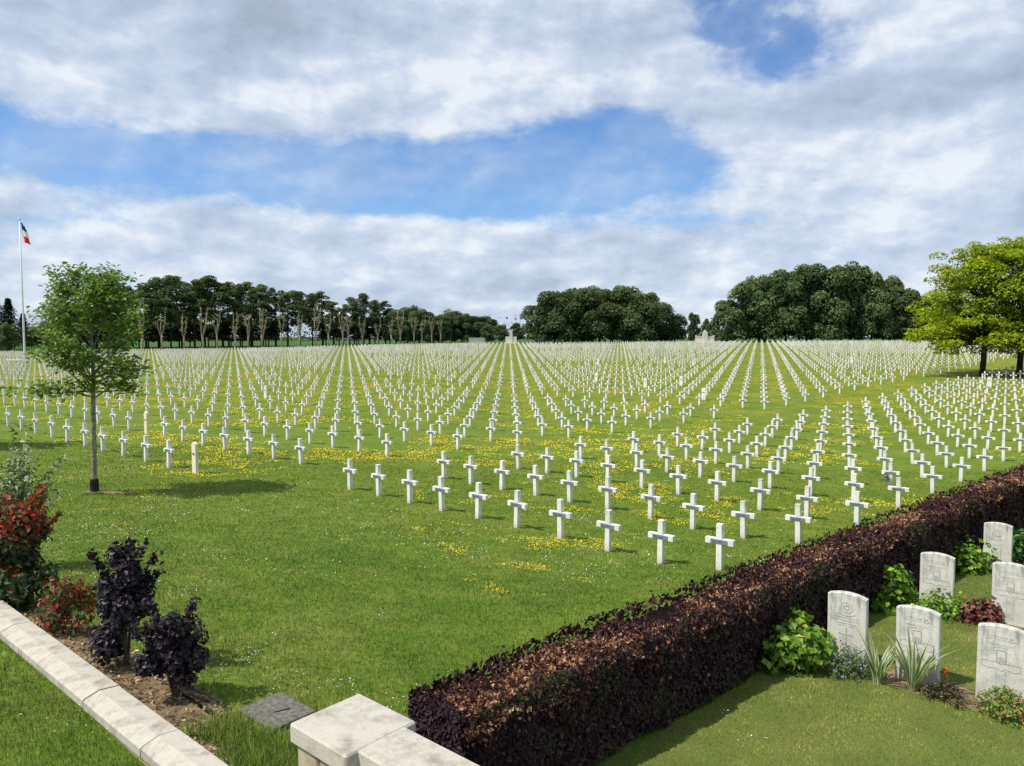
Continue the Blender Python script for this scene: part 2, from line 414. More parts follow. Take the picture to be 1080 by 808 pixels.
# where the sky is open (negative cover) and where it is thick
gap = total([blob(-30, 12.0, 18, 2.0, .22), blob(-9, 11.2, 14, 2.0, .32), blob(5, 12.0, 8, 3.2, .36, .10), blob(9, 15.4, 4.0, 1.8, .10), blob(17, 20.5, 6.0, 3.6, .30, -.3), blob(28, 21, 6, 2.5, .08), blob(15, 12, 7, 3, .08),
             blob(15, 8.4, 8, .8, .12), blob(-28, 7.4, 7, .8, .08)])
thick = total([blob(-20, 18.5, 24, 3.6, .30), blob(2, 19.5, 11, 3.4, .26), blob(31, 13, 12, 9, .30), blob(19, 14.5, 6, 3, .10), blob(8, 4, 30, 3.4, .12), blob(-12, 7.3, 20, 1.5, .20), blob(20, 9.5, 14, 1.5, .10)])
cover = math_(nt, 'SUBTRACT', math_(nt, 'ADD', nn, thick), gap)
mask = smooth(nt, cover, .44, .66)
# shading of the cloud
n2 = noise(nt, CS, 2.1, 10, .56, .10)
n3 = noise(nt, CV, 1.7, 9, .54, .05)
relB = math_(nt, 'SUBTRACT', noise(nt, CS, 1.7, 10, .56, .08), noise(nt, CO, 1.7, 10, .56, .08))
relC = math_(nt, 'SUBTRACT', noise(nt, CS, 4.4, 7, .55, .12), noise(nt, CO, 4.4, 7, .55, .12))
rel = math_(nt, 'ADD', math_(nt, 'MULTIPLY', relB, .70), math_(nt, 'MULTIPLY', relC, .32))
shade = math_(nt, 'ADD', math_(nt, 'ADD', math_(nt, 'MULTIPLY', n2, .50), math_(nt, 'MULTIPLY', n3, .50)), rel)
dark = total([blob(-30, 22, 9, 3.0, .15), blob(-14, 22.5, 7, 3.0, .20), blob(0, 20, 12, 1.6, .05), blob(33, 17.5, 8, 3.4, .13), blob(24, 15.5, 8, 1.4, .06), blob(-10, 6.4, 22, 1.0, .03)])
bright = total([blob(-22, 16, 12, 1.6, .05), blob(-2, 15.6, 8, 1.6, .06), blob(-5, 8.6, 18, .9, .05), blob(26, 11, 9, 2.5, .06), blob(25, 19.5, 7, 2, .05)])
shade = math_(nt, 'ADD', math_(nt, 'SUBTRACT', shade, dark), bright)
cc = ramp(nt, shade, [(.22, (4.0, 4.7, 5.8)), (.38, (5.0, 5.9, 7.3)), (.50, (6.2, 7.1, 8.5)), (.63, (8.6, 9.1, 9.7))])
blue = mixc(nt, 1.0, sky.outputs[0], (.86, 1.18, 1.55), 'MULTIPLY')
blue = mixc(nt, math_(nt, 'MULTIPLY', smooth(nt, el, 9.0, 0.0), .35), blue, (4.6, 5.3, 6.6))
veil = math_(nt, 'MULTIPLY', smooth(nt, nB, .34, .68), .36)
colr = mixc(nt, math_(nt, 'MAXIMUM', math_(nt, 'MULTIPLY', mask, .94), veil), blue, cc)
bg = nt.nodes.new('ShaderNodeBackground'); bg.inputs[1].default_value = .1; lk(nt, colr, bg.inputs[0])
ow = nt.nodes.new('ShaderNodeOutputWorld'); lk(nt, bg.outputs[0], ow.inputs[0])

# ------------------------------------------------------------------ ground sheet
tx = np.linspace(-6.9, 6.9, 331); ty = np.linspace(-3.4, 6.9, 291)
gx = 8*np.sinh(tx); gy = 9+8*np.sinh(ty)
GX, GY = np.meshgrid(gx, gy); GZ = gz(GX, GY)
V = np.stack([GX, GY, GZ], -1).reshape(-1, 3)
nx, ny = len(gx), len(gy); ii = (np.arange(ny-1)[:, None]*nx+np.arange(nx-1)[None]).ravel()
F = np.stack([ii, ii+1, ii+nx+1, ii+nx], 1)
me = mesh_from('ground', V, F, M['ground'], True)
a = me.color_attributes.new('Zone', 'FLOAT_COLOR', 'POINT')
x, y = V[:, 0], V[:, 1]
s_, t_ = hedge_st(x, y)
brit = np.clip((0.3-t_)/.5, 0, 1)*np.clip((s_+2.5)/.8, 0, 1)*(y < 60)
# distance past the lines where the two plots begin
def plot_d(x, y):
    dL = (x+9.9)*(-.66)+(y-23.6)*.75          # along the normal of the left plot's front
    return dL
fl = np.clip((y-13)/14, 0, 1)*np.clip((plot_d(x, y)+9)/6, 0, 1)*np.clip((250-y)/6, 0, 1)
fl = np.maximum(fl, np.clip((t_-1.5)/2, 0, 1)*np.clip((y-15)/5, 0, 1)*np.clip((250-y)/6, 0, 1))
fl *= np.clip((y-30)/35, .22, 1)
far = np.clip((y-249)/4, 0, 1)
c = np.stack([fl, brit, far, np.ones_like(x)], 1).astype(np.float32)
a.data.foreach_set('color', c.ravel())
tag(link('ground', me), kind='structure')

def patch(name, pts, mat, lift=.006, jit=.05, sub=5, kind='structure'):
    """irregular ground patch draped on the terrain, outline roughened"""
    P = []
    n = len(pts)
    for k in range(n):
        a_, b_ = np.array(pts[k]), np.array(pts[(k+1) % n])
        for q in range(sub):
            p = a_+(b_-a_)*q/sub+rng.normal(size=2)*jit; P.append(p)
    P = np.array(P); c_ = P.mean(0)
    rings = [c_+(P-c_)*f for f in (1, .66, .33)]
    V = np.concatenate(rings+[c_[None]]); V3 = np.column_stack([V, gz(V[:, 0], V[:, 1])+lift])
    V3[:len(P), 2] -= lift+.01
    m_ = len(P); F = []
    for r_ in range(2):
        for k in range(m_): F.append((r_*m_+k, r_*m_+(k+1) % m_, (r_+1)*m_+(k+1) % m_, (r_+1)*m_+k))
    for k in range(m_): F.append((2*m_+k, 2*m_+(k+1) % m_, 3*m_))
    o = link(name, mesh_from(name, V3, F, mat, True)); tag(o, kind=kind); return o, P
def inpoly(P, x, y):
    r_ = np.zeros(x.shape, bool); n = len(P)
    for k in range(n):
        x1, y1 = P[k]; x2, y2 = P[(k+1) % n]
        if y1 == y2: continue
        r_ ^= ((y1 > y) != (y2 > y)) & (x < (x2-x1)*(y-y1)/(y2-y1)+x1)
    return r_
def cpt(s, t): p = CP0+CD*s-CN*t; return (p[0], p[1])    # t>0: beyond the coping, into the bed
beds = []
o, P1 = patch('bark_bed', [cpt(-1.5, -.03), cpt(4.95, -.03), cpt(4.7, .42), cpt(4.2, .62), cpt(3.4, .66), cpt(2.4, .60), cpt(1.2, .55), cpt(-1.5, .5)], M['mulch'], .012, .03, 8); beds.append(P1)
# soil round the British headstones (rows run along A = (.75,-.66))
RD = np.array([.75, -.66]); RN = np.array([.66, .75])
S1 = np.array([3.62, 8.2])
def rowpt(base, s, t): p = np.array(base)+RD*s+RN*t; return (p[0], p[1])
o, P2 = patch('soil_bed', [rowpt(S1, .25, -.42), rowpt(S1, .9, -.47), rowpt(S1, 2.4, -.42), rowpt(S1, 4.0, -.4), rowpt(S1, 4.0, .10), rowpt(S1, 2.6, .08), rowpt(S1, 1.2, .10), rowpt(S1, .2, .06)], M['soil'], .012, .025, 8); beds.append(P2)
S4 = np.array([5.65, 10.15])
o, P3 = patch('soil_strip', [rowpt(S4, -.6, -.35), rowpt(S4, .6, -.32), rowpt(S4, 1.6, -.30), rowpt(S4, 3, -.30), rowpt(S4, 3, .1), rowpt(S4, 1, .08), rowpt(S4, -.6, .1)], M['soil'], .012, .025, 8); beds.append(P3)
o, P4 = patch('bare_patch', [(-10.9, 19.8), (-10.3, 19.6), (-9.9, 19.75), (-10.2, 20.1), (-11.0, 20.3), (-11.6, 20.15), (-11.5, 19.8)], M['soil'], .01, .04, 3)

# ------------------------------------------------------------------ grass blades
PIL_C = None
WD = np.array([.7517, -.6596]); WN = np.array([.6596, .7517])      # wall run and its far-side normal
PB = np.array([-1.07, 5.19])                                         # pillar's far corner
def pil_st(x, y): return (x-PB[0])*WD[0]+(y-PB[1])*WD[1], -((x-PB[0])*WN[0]+(y-PB[1])*WN[1])
def blocked(x, y):
    s, t = hedge_st(x, y); b = (t > .03) & (t < HW-.03) & (s > HS0) & (s < HS1)
    s, t = cop_st(x, y); b |= (t > 0) & (t < CW) & (s < 7)
    s, t = pil_st(x, y); b |= (s > 0) & (s < 6) & (t > 0) & (t < .56)
    b |= inpoly(SLAB, x, y)
    for P in beds: b |= inpoly(P, x, y)
    return b
SLAB = np.array([(-2.09, 6.72), (-1.68, 6.37), (-1.96, 6.05), (-2.37, 6.40)])
def sample(n, d0, d1, um=.74):
    """points in the part of the lawn the viewpoint looks over, uniform in log distance"""
    d = np.exp(rng.uniform(math.log(d0), math.log(d1), n)); u = rng.uniform(-um, um, n)
    return u*d, d
def blades(name, x, y, L, W, cols, mat, lean=.5, lift=0):
    n = len(x); z = gz(x, y)+lift
    a = rng.uniform(0, 2*math.pi, n); l = np.abs(rng.normal(size=n))*lean*L
    b = rng.uniform(0, 2*math.pi, n)
    P = np.stack([x, y, z-.004], 1)
    wv = np.stack([np.cos(b), np.sin(b), np.zeros(n)], 1)*(W*.5)[:, None]
    tip = P+np.stack([np.cos(a)*l, np.sin(a)*l, L], 1)
    V = np.stack([P-wv, P+wv, tip], 1).reshape(-1, 3); k = np.arange(n)*3
    return mesh_from(name, V, np.stack([k, k+1, k+2], 1), mat, False, np.repeat(cols, 3, axis=0))
x, y = sample(430000, 4.2, 30)
k = ~blocked(x, y); x, y = x[k], y[k]
s_, t_ = hedge_st(x, y); br = (t_ < 0) & (s_ > -1.4)
cs, ct = cop_st(x, y); nearlawn = (ct > 0)
L = rng.uniform(.028, .055, len(x))*np.clip(1+fbm(x, y, 1.1)*.6-.3, .7, 1.4); L[br] *= .62; L[nearlawn] *= 1.15
cols = np.ones((len(x), 3))*(rng.normal(1.12, .22, len(x)).clip(.55, 1.9))[:, None]
dry = rng.random(len(x)) < .07; cols[dry] *= (1.9, 1.35, 1.9)
cols[br] *= (1.38, 1.20, 1.4)
mt = np.clip((fbm(x, y, 3.1, 55)-.5)*2.6, -.32, .5)[:, None]; cols = np.where(br[:, None], cols*(1+mt*np.array([1.1, .7, 1.0])), cols*(1+mt*.45))
tag(link('lawn_grass', blades('lawn_grass', x, y, L, .0065*np.maximum(y, 5)/7, cols, M['blade'])), 'short mown grass of the lawns with dry and bright patches', 'grass', kind='stuff')
# long weeds between the stone kerb and the wall
n = 14000
s = rng.uniform(3.9, 6.0, n); t = rng.normal(.55, .30, n)
p = CP0[None]+CD[None]*s[:, None]-CN[None]*t[:, None]
x, y = p[:, 0], p[:, 1]
kk = (fbm(x, y, 2.6, 5) > .44) & ~inpoly(SLAB-np.array([.0, .14]), x, y) & (cop_st(x, y)[1] < -.02) & ~inpoly(SLAB-.0, x, y)
ps, pt = pil_st(x, y); kk &= ~((ps > -.02) & (pt > -.02) & (pt < .58))
x, y = x[kk], y[kk]
L = rng.uniform(.07, .21, len(x)); cols = pal(len(x), [(1.1, 1.15, .9), (1.5, 1.3, 1.2), (.8, 1.0, .9)], None, .2)
tag(link('tall_grass', blades('tall_grass', x, y, L, np.full(len(x), .008), cols, M['blade'], .65)), 'rank long grass and weeds between the kerb and the pillar', 'grass', kind='stuff')

# flowers
def dots(name, x, y, size, h, mat):
    n = len(x); z = gz(x, y)+h
    a = rng.uniform(0, 6.28, n); V = []
    tl = rng.normal(size=(n, 2))*.25
    for q in range(5):
        an = a+q*2*math.pi/5; dx = np.cos(an)*size*.5; dy = np.sin(an)*size*.5
        V.append(np.stack([x+dx, y+dy, z+dx*tl[:, 0]+dy*tl[:, 1]+size*.15], 1))
    V = np.stack(V, 1).reshape(-1, 3); k = np.arange(n)*5
    return mesh_from(name, V, np.stack([k+q for q in range(5)], 1), mat)
x, y = sample(520000, 9, 95, .80)
den = fbm(x, y, .30, 3)*1.0+fbm(x, y, 1.25, 8)*.75
# the drifts grow between the graves; the front lawn has only a few small ones
hs, ht = hedge_st(x, y)
inF = (ht > 1.6) & (((x+4.7)*(-.75)+(y-22.1)*.66) < 9.0) & (((x-3.0)*.66+(y-15.2)*.75) > -1.0)
inL = (((x+9.9)*.66+(y-23.6)*.75) > -1.2) & (((x+9.9)*(-.75)+(y-23.6)*.66) > -1.0)
inside = inF | inL
th = np.where(inside, .965, 1.185)
keep = (den > th) & (rng.random(len(x)) < np.clip((den-th)*6+.12, 0, 1)) & ~blocked(x, y) & (ht > .8)
x, y = x[keep], y[keep]
tag(link('yellow_flowers', dots('yellow_flowers', x, y, .017*np.clip(y/13, .8, 3.2)*rng.uniform(.6, 1.35, len(x)), .035, M['petal_yellow'])), 'drifts of small yellow flowers in the grass between the graves', 'flowers', kind='stuff')
x, y = sample(150000, 4.5, 34, .74)
hs, ht = hedge_st(x, y)
den = fbm(x, y, .42, 31)*.9+fbm(x, y, 1.9, 37)*.7
front = ((x+9.9)*.66+(y-23.6)*.75) < 2
th = np.where(front & (x < 3), .86, 1.0); th = np.where((ht < 0) & (hs > -1.5), 1.22, th); th = np.where(cop_st(x, y)[1] > 0, .82, th); th = np.where((y < 8.5) & (x > -2.6) & (ht > 0), 1.08, th)
keep = (den > th) & (rng.random(len(x)) < .06+.2*np.clip(den-th, 0, 1)*3) & ~blocked(x, y)
x, y = x[keep], y[keep]
tag(link('daisies', dots('daisies', x, y, .0115*np.clip(y/9, .9, 2.6)*rng.uniform(.5, 1.3, len(x)), .045, M['petal_white'])), 'tiny white daisies and clover scattered over the lawn', 'flowers', kind='stuff')

# bark chips
def chips(name, P, n, size, cols, mat, label, lift=.014):
    lo, hi = P.min(0), P.max(0); x = rng.uniform(lo[0], hi[0], n); y = rng.uniform(lo[1], hi[1], n); k = inpoly(P, x, y); x, y = x[k], y[k]; n = len(x)
    Pn = np.stack([x, y, gz(x, y)+lift+rng.random(n)*.012], 1)
    N = np.stack([rng.normal(size=n)*.45, rng.normal(size=n)*.45, np.ones(n)], 1)
    tag(link(name, leafmesh(name, Pn, N, rng.uniform(.5, 1.3, n)*size, pal(n, cols, None, .3), mat, aspect=.45, fold=.05)), label, 'mulch', kind='stuff')
chips('bark_chips', P1, 15000, .05, [(.36, .26, .15), (.20, .13, .075), (.50, .40, .26), (.10, .06, .035)], M['leaf_far'], 'pale bark mulch chips lying under the purple shrubs')
chips('soil_crumbs', P2, 5000, .02, [(.26, .18, .11), (.15, .10, .06), (.34, .26, .17)], M['leaf_far'], 'loose crumbs of bare soil before the front headstones')

# ------------------------------------------------------------------ crosses
ANG = math.atan2(-.655, .755)
BD = .115
def cross_parts():
    up = MB().box((0, 0, .425), (.118, BD, .95), bev=.006).mesh('upright', M['cross'])
    cb = MB()
    for sgn in (-1, 1): cb.box((sgn*.174, 0, .56), (.23, BD-.012, .118), bev=.006)
    cb = cb.mesh('crossbar', M['cross'])
    pl = MB().box((0, -BD/2-.004, .56), (.345, .012, .082), bev=.003)
    pl = pl.mesh('name_plate', M['plate'])
    le = MB()
    for row, wds in ((.574, (.10, .12)), (.556, (.07, .05, .08)), (.538, (.13, .06))):
        x0 = -.145
        for q in wds: le.box((x0+q/2, -BD/2-.0112, row), (q, .002, .007)); x0 += q+.02
    le = le.mesh('lettering', M['ink'])
    return up, cb, pl, le
up_m, cb_m, pl_m, le_m = cross_parts()
Fo, FA, FB = np.array([-4.7455, 22.0841]), np.array([-.9722, .8581]), np.array([2.4959, 2.6678])
Lo, LA, LB = np.array([-9.9098, 23.5823]), np.array([-1.2845, 1.0707]), np.array([2.5476, 2.8045])
ORD = ['', 'first', 'second', 'third', 'fourth', 'fifth', 'sixth', 'seventh', 'eighth', 'ninth', 'tenth', 'eleventh', 'twelfth', 'thirteenth', 'fourteenth', 'fifteenth', 'sixteenth', 'seventeenth', 'eighteenth', 'nineteenth', 'twentieth']
TENS = {20: 'twenty', 30: 'thirty', 40: 'forty', 50: 'fifty', 60: 'sixty', 70: 'seventy'}
def ordn(n):
    if n <= 20: return ORD[n]
    if n % 10 == 0: return TENS[n][:-1]+'ieth'
    return TENS[n//10*10]+'-'+ORD[n % 10]
stele_px = {('L', 0, 0), ('L', 7, 1)}
pts = []
trees_gold = [(53.3, 86.2), (56.4, 84.6)]
for j in range(0, 42):
    if j in (21, 33): continue
    for i in range(0, 10):
        p = Fo-FA*i+FB*j
        if min(math.hypot(p[0]-a, p[1]-b) for a, b in trees_gold) < 1.5: continue
        pts.append(('F', i, j, p[0], p[1]))
for j in range(0, 90):
    if j in (10, 21, 33, 45, 57, 69, 81): continue
    for i in range(0, 170):
        if i in (25, 51, 77, 103, 129): continue
        p = Lo+LA*i+LB*j
        if p[1] > 243+min(0, p[0]+60)*.28 or p[1] > 246 or abs(p[0])/p[1] > .80: continue
        pts.append(('L', i, j, p[0], p[1]))
pts = [p for p in pts if p[4] < 246]
arr = np.array([(p[3], p[4]) for p in pts]); Zs = gz(arr[:, 0], arr[:, 1])
arr += rng.normal(size=arr.shape)*.018
U = arr[:, 0]/arr[:, 1]; Vv = (CAMZ-Zs)/arr[:, 1]
# the odd rounded stele among the crosses
def nearest(px, py):
    u = (px-540)/803; v = (py-355.5)/803; return int(np.argmin((U-u)**2*1+(Vv-v)**2*6))
far_steles = [nearest(*q) for q in [(47.6, 413.7), (279, 418.7), (627, 403.5), (678, 409.5), (716, 407.5), (739, 421.9), (631, 384.5), (702.7, 384), (731.6, 387), (1044, 407.5), (900, 382)]]
near_steles = [k for k, p in enumerate(pts) if (p[0], p[1], p[2]) in stele_px]
steles = set(far_steles) | set(near_steles)
vis = (np.abs(U) < .685) & (U < .69)
hs, ht = hedge_st(arr[:, 0], arr[:, 1])
order = [k for k in np.argsort(arr[:, 1]) if vis[k] and k not in steles]
indiv = order[:300]
iset = set(indiv)
proto = None
def rowno(p, pl): # rows counted by what stands there, the missing ones left out
    miss = (21, 33) if pl == 'F' else (10, 21, 33, 45, 57, 69, 81)
    return p-sum(1 for q in miss if q < p)+1
def colno(i, pl): return i+1 if pl == 'F' else i-sum(1 for q in (25, 51, 77) if q < i)+1
for n_, k in enumerate(indiv):
    pl_, i, j, _, _ = pts[k]
    if proto is None:
        proto = empty('grave_cross', (0, 0, 0))
        u_ = link('upright', up_m, proto); c_ = link('crossbar', cb_m, proto); q_ = link('name_plate', pl_m, proto); l_ = link('lettering', le_m, q_)
        children = [(u_, []), (c_, []), (q_, [l_])]
        o = proto
    else: o = copy_tree(proto, children)
    o.location = (arr[k, 0], arr[k, 1], Zs[k]); o.rotation_euler = (rng.normal()*.018, rng.normal()*.018, ANG+rng.normal()*.02)
    where = 'the hedge plot' if pl_ == 'F' else 'the left plot'
    tag(o, f'white cross, {ordn(colno(i, pl_))} from the grass path, {ordn(rowno(j, pl_))} row of {where}', 'cross', 'white crosses standing in rows')
# the many beyond them as one object
V, F, FM = [], [], []
cr, sr = math.cos(ANG), math.sin(ANG)
tb = MB()
tb.box((0, 0, .42), (.125, BD, .95)); tb.box((-.175, 0, .56), (.235, BD-.012, .12)); tb.box((.175, 0, .56), (.235, BD-.012, .12)); tb.box((0, -BD/2-.006, .56), (.35, .016, .085), m=1)
tv = np.array(tb.v); tf = np.array(tb.f); tm = np.array(tb.m)
rest = np.array([k for k in range(len(pts)) if k not in iset and k not in steles])
ang = ANG+rng.normal(size=len(rest))*.02
ca, sa = np.cos(ang)[:, None], np.sin(ang)[:, None]
hsz = 1+rng.normal(size=(len(rest), 1))*.012
VX = arr[rest, 0][:, None]+(tv[None, :, 0]*ca-tv[None, :, 1]*sa); VY = arr[rest, 1][:, None]+(tv[None, :, 0]*sa+tv[None, :, 1]*ca); VZ = Zs[rest][:, None]+tv[None, :, 2]*hsz
V = np.stack([VX, VY, VZ], -1).reshape(-1, 3); F = (tf[None]+(np.arange(len(rest))*len(tv))[:, None, None]).reshape(-1, 4)
M['cross_far'] = mk_simple('white_concrete_far', (.80, .775, .71), .85, .2, .6, (.62, .59, .50))
me = mesh_from('distant_crosses', V, F, [M['cross_far'], M['plate']], False, fm=np.tile(tm, len(rest)))
tag(link('distant_crosses', me), 'thousands of white crosses in rows receding to the far trees', 'crosses', kind='stuff')
print('crosses', len(indiv), len(rest))

def arch_profile(w, h, rise, n=10):
    pr = [(-w/2, -.06), (-w/2, h-rise)]
    for k in range(1, n):
        a = -1+2*k/n; pr.append((a*w/2, h-rise*a*a))
    pr += [(w/2, h-rise), (w/2, -.06)]; return pr
def slab_mb(w, h, d, rise, bev=.008):
    pr = arch_profile(w, h, rise); n = len(pr); mb = MB(); c = (0, h*.5)
    def ins(p, b): return (p[0]*(1-2*b/w), c[1]+(p[1]-c[1])*(1-2*b/h) if p[1] > 0 else p[1])
    rings = [[(*ins(p, bev), y) for p in pr] if e else [(*p, y) for p in pr] for y, e in ((-d/2, 1), (-d/2+bev, 0), (d/2-bev, 0), (d/2, 1))]
    vs = [(p[0], p[2], p[1]) for r_ in rings for p in r_]; fs = []
    for r_ in range(3):
        for k in range(n): fs.append((r_*n+k, r_*n+(k+1) % n, (r_+1)*n+(k+1) % n, (r_+1)*n+k))
    fs.append(tuple(range(n))); fs.append(tuple(3*n+k for k in range(n-1, -1, -1)))
    mb.add(vs, fs); return mb
st_m = slab_mb(.25, .99, .10, .06).mesh('stele_body', M['cream']); st_p = MB().box((0, -.054, .62), (.13, .012, .07), bev=.003).mesh('name_plate', M['plate'])
st2_m = slab_mb(.36, .98, .10, .05).mesh('stele_body', M['cross']); st2_p = MB().box((0, -.054, .62), (.20, .012, .08), bev=.003).mesh('name_plate', M['plate'])
slabels = {near_steles[0] if near_steles else -1: None}
lab_far = ['tall pale stele among the crosses at the far left, near the flagpole', 'cream stele behind the left plot front, right of the young tree', 'white stele left of three in the middle distance crosses', 'cream stele in the middle distance, second from left of its row', 'cream stele in the middle distance, second from right of its row', 'nearest broad stele at the edge of the middle path', 'small distant stele left of the centre aisle stones', 'small distant stele before the stepped monument', 'small distant stele just right of the monument axis', 'broad white stele under the golden tree', 'distant white block stele before the right hand wood']
for q, k in enumerate(list(dict.fromkeys(near_steles))+list(dict.fromkeys(far_steles))):
    wide = k in far_steles
    r_ = empty('grave_stele', (arr[k, 0], arr[k, 1], Zs[k]), ANG if not wide or arr[k, 1] < 60 else ANG)
    link('stele_body', st2_m if (wide and k != far_steles[0]) else st_m, r_); link('name_plate', st2_p if (wide and k != far_steles[0]) else st_p, r_)
    if k in near_steles:
        lb = 'cream round-topped stele ending the nearest row of crosses' if pts[k][2] == 0 else 'cream round-topped stele among crosses in the second row of the left plot'
    else: lb = lab_far[far_steles.index(k)]
    tag(r_, lb, 'headstone', 'round-topped steles among the crosses')

# worn earth at the feet of the nearer crosses
VW, FW = [], []
for k in order[:150]:
    if random.random() < .35: continue
    n = 11; cx, cy = arr[k, 0]+random.gauss(0, .05), arr[k, 1]+random.gauss(0, .04); a0 = random.uniform(.12, .30); b0 = random.uniform(.06, .12); b = len(VW)
    VW.append((cx, cy, g(cx, cy)+.012))
    for q in range(n):
        t = q*6.283/n; rr_ = random.uniform(.7, 1.25); dx, dy = math.cos(t)*a0*rr_, math.sin(t)*b0*rr_
        x_, y_ = cx+dx*cr-dy*sr, cy+dx*sr+dy*cr; VW.append((x_, y_, g(x_, y_)-.004))
    for q in range(n): FW.append((b, b+1+q, b+1+(q+1) % n))
tag(link('worn_earth', mesh_from('worn_earth', VW, FW, M['soil'], True)), 'scraped bare earth at the feet of the nearer crosses', 'soil', kind='stuff')

# memorial bunch hung on one cross
bk = next(k for k, p in enumerate(pts) if p[0] == 'F' and p[1] == 8 and p[2] == 4)
mb = []
bx_, by_ = arr[bk]
Pq = np.clip(rng.normal(size=(90, 3)), -1.6, 1.6)*np.array([.05, .04, .08])+np.array([bx_-.22, by_-.12, Zs[bk]+.42])
o = link('flower_bunch', leafmesh('flower_bunch', Pq, rng.normal(size=(90, 3)), .09, pal(90, [(.5, .5, .55), (.12, .15, .25), (.6, .6, .58), (.1, .12, .1)]), M['leaf_far'])); tag(o, 'faded bunch of flowers hung on a cross near the hedge', 'flowers')
o.name = 'flower_bunch'

# ------------------------------------------------------------------ hedge
hroot = empty('beech_hedge', (HB[0], HB[1], g(*HB)))
tag(hroot, 'long clipped purple beech hedge with browned top, between the two cemeteries', 'hedge')
def hpt(s, t): return HB[0]+HD[0]*s+HN[0]*t, HB[1]+HD[1]*s+HN[1]*t
ss = np.linspace(HS0, HS1, 60)
fz = gz(*hpt(ss, 0)); topz = np.interp(ss, [HS0, 0, 5, 10, 14, 18, 24], [2.38, 2.40, 2.28, 2.16, 2.06, 1.95, 1.82])
def top_at(s): return np.interp(s, ss, topz)
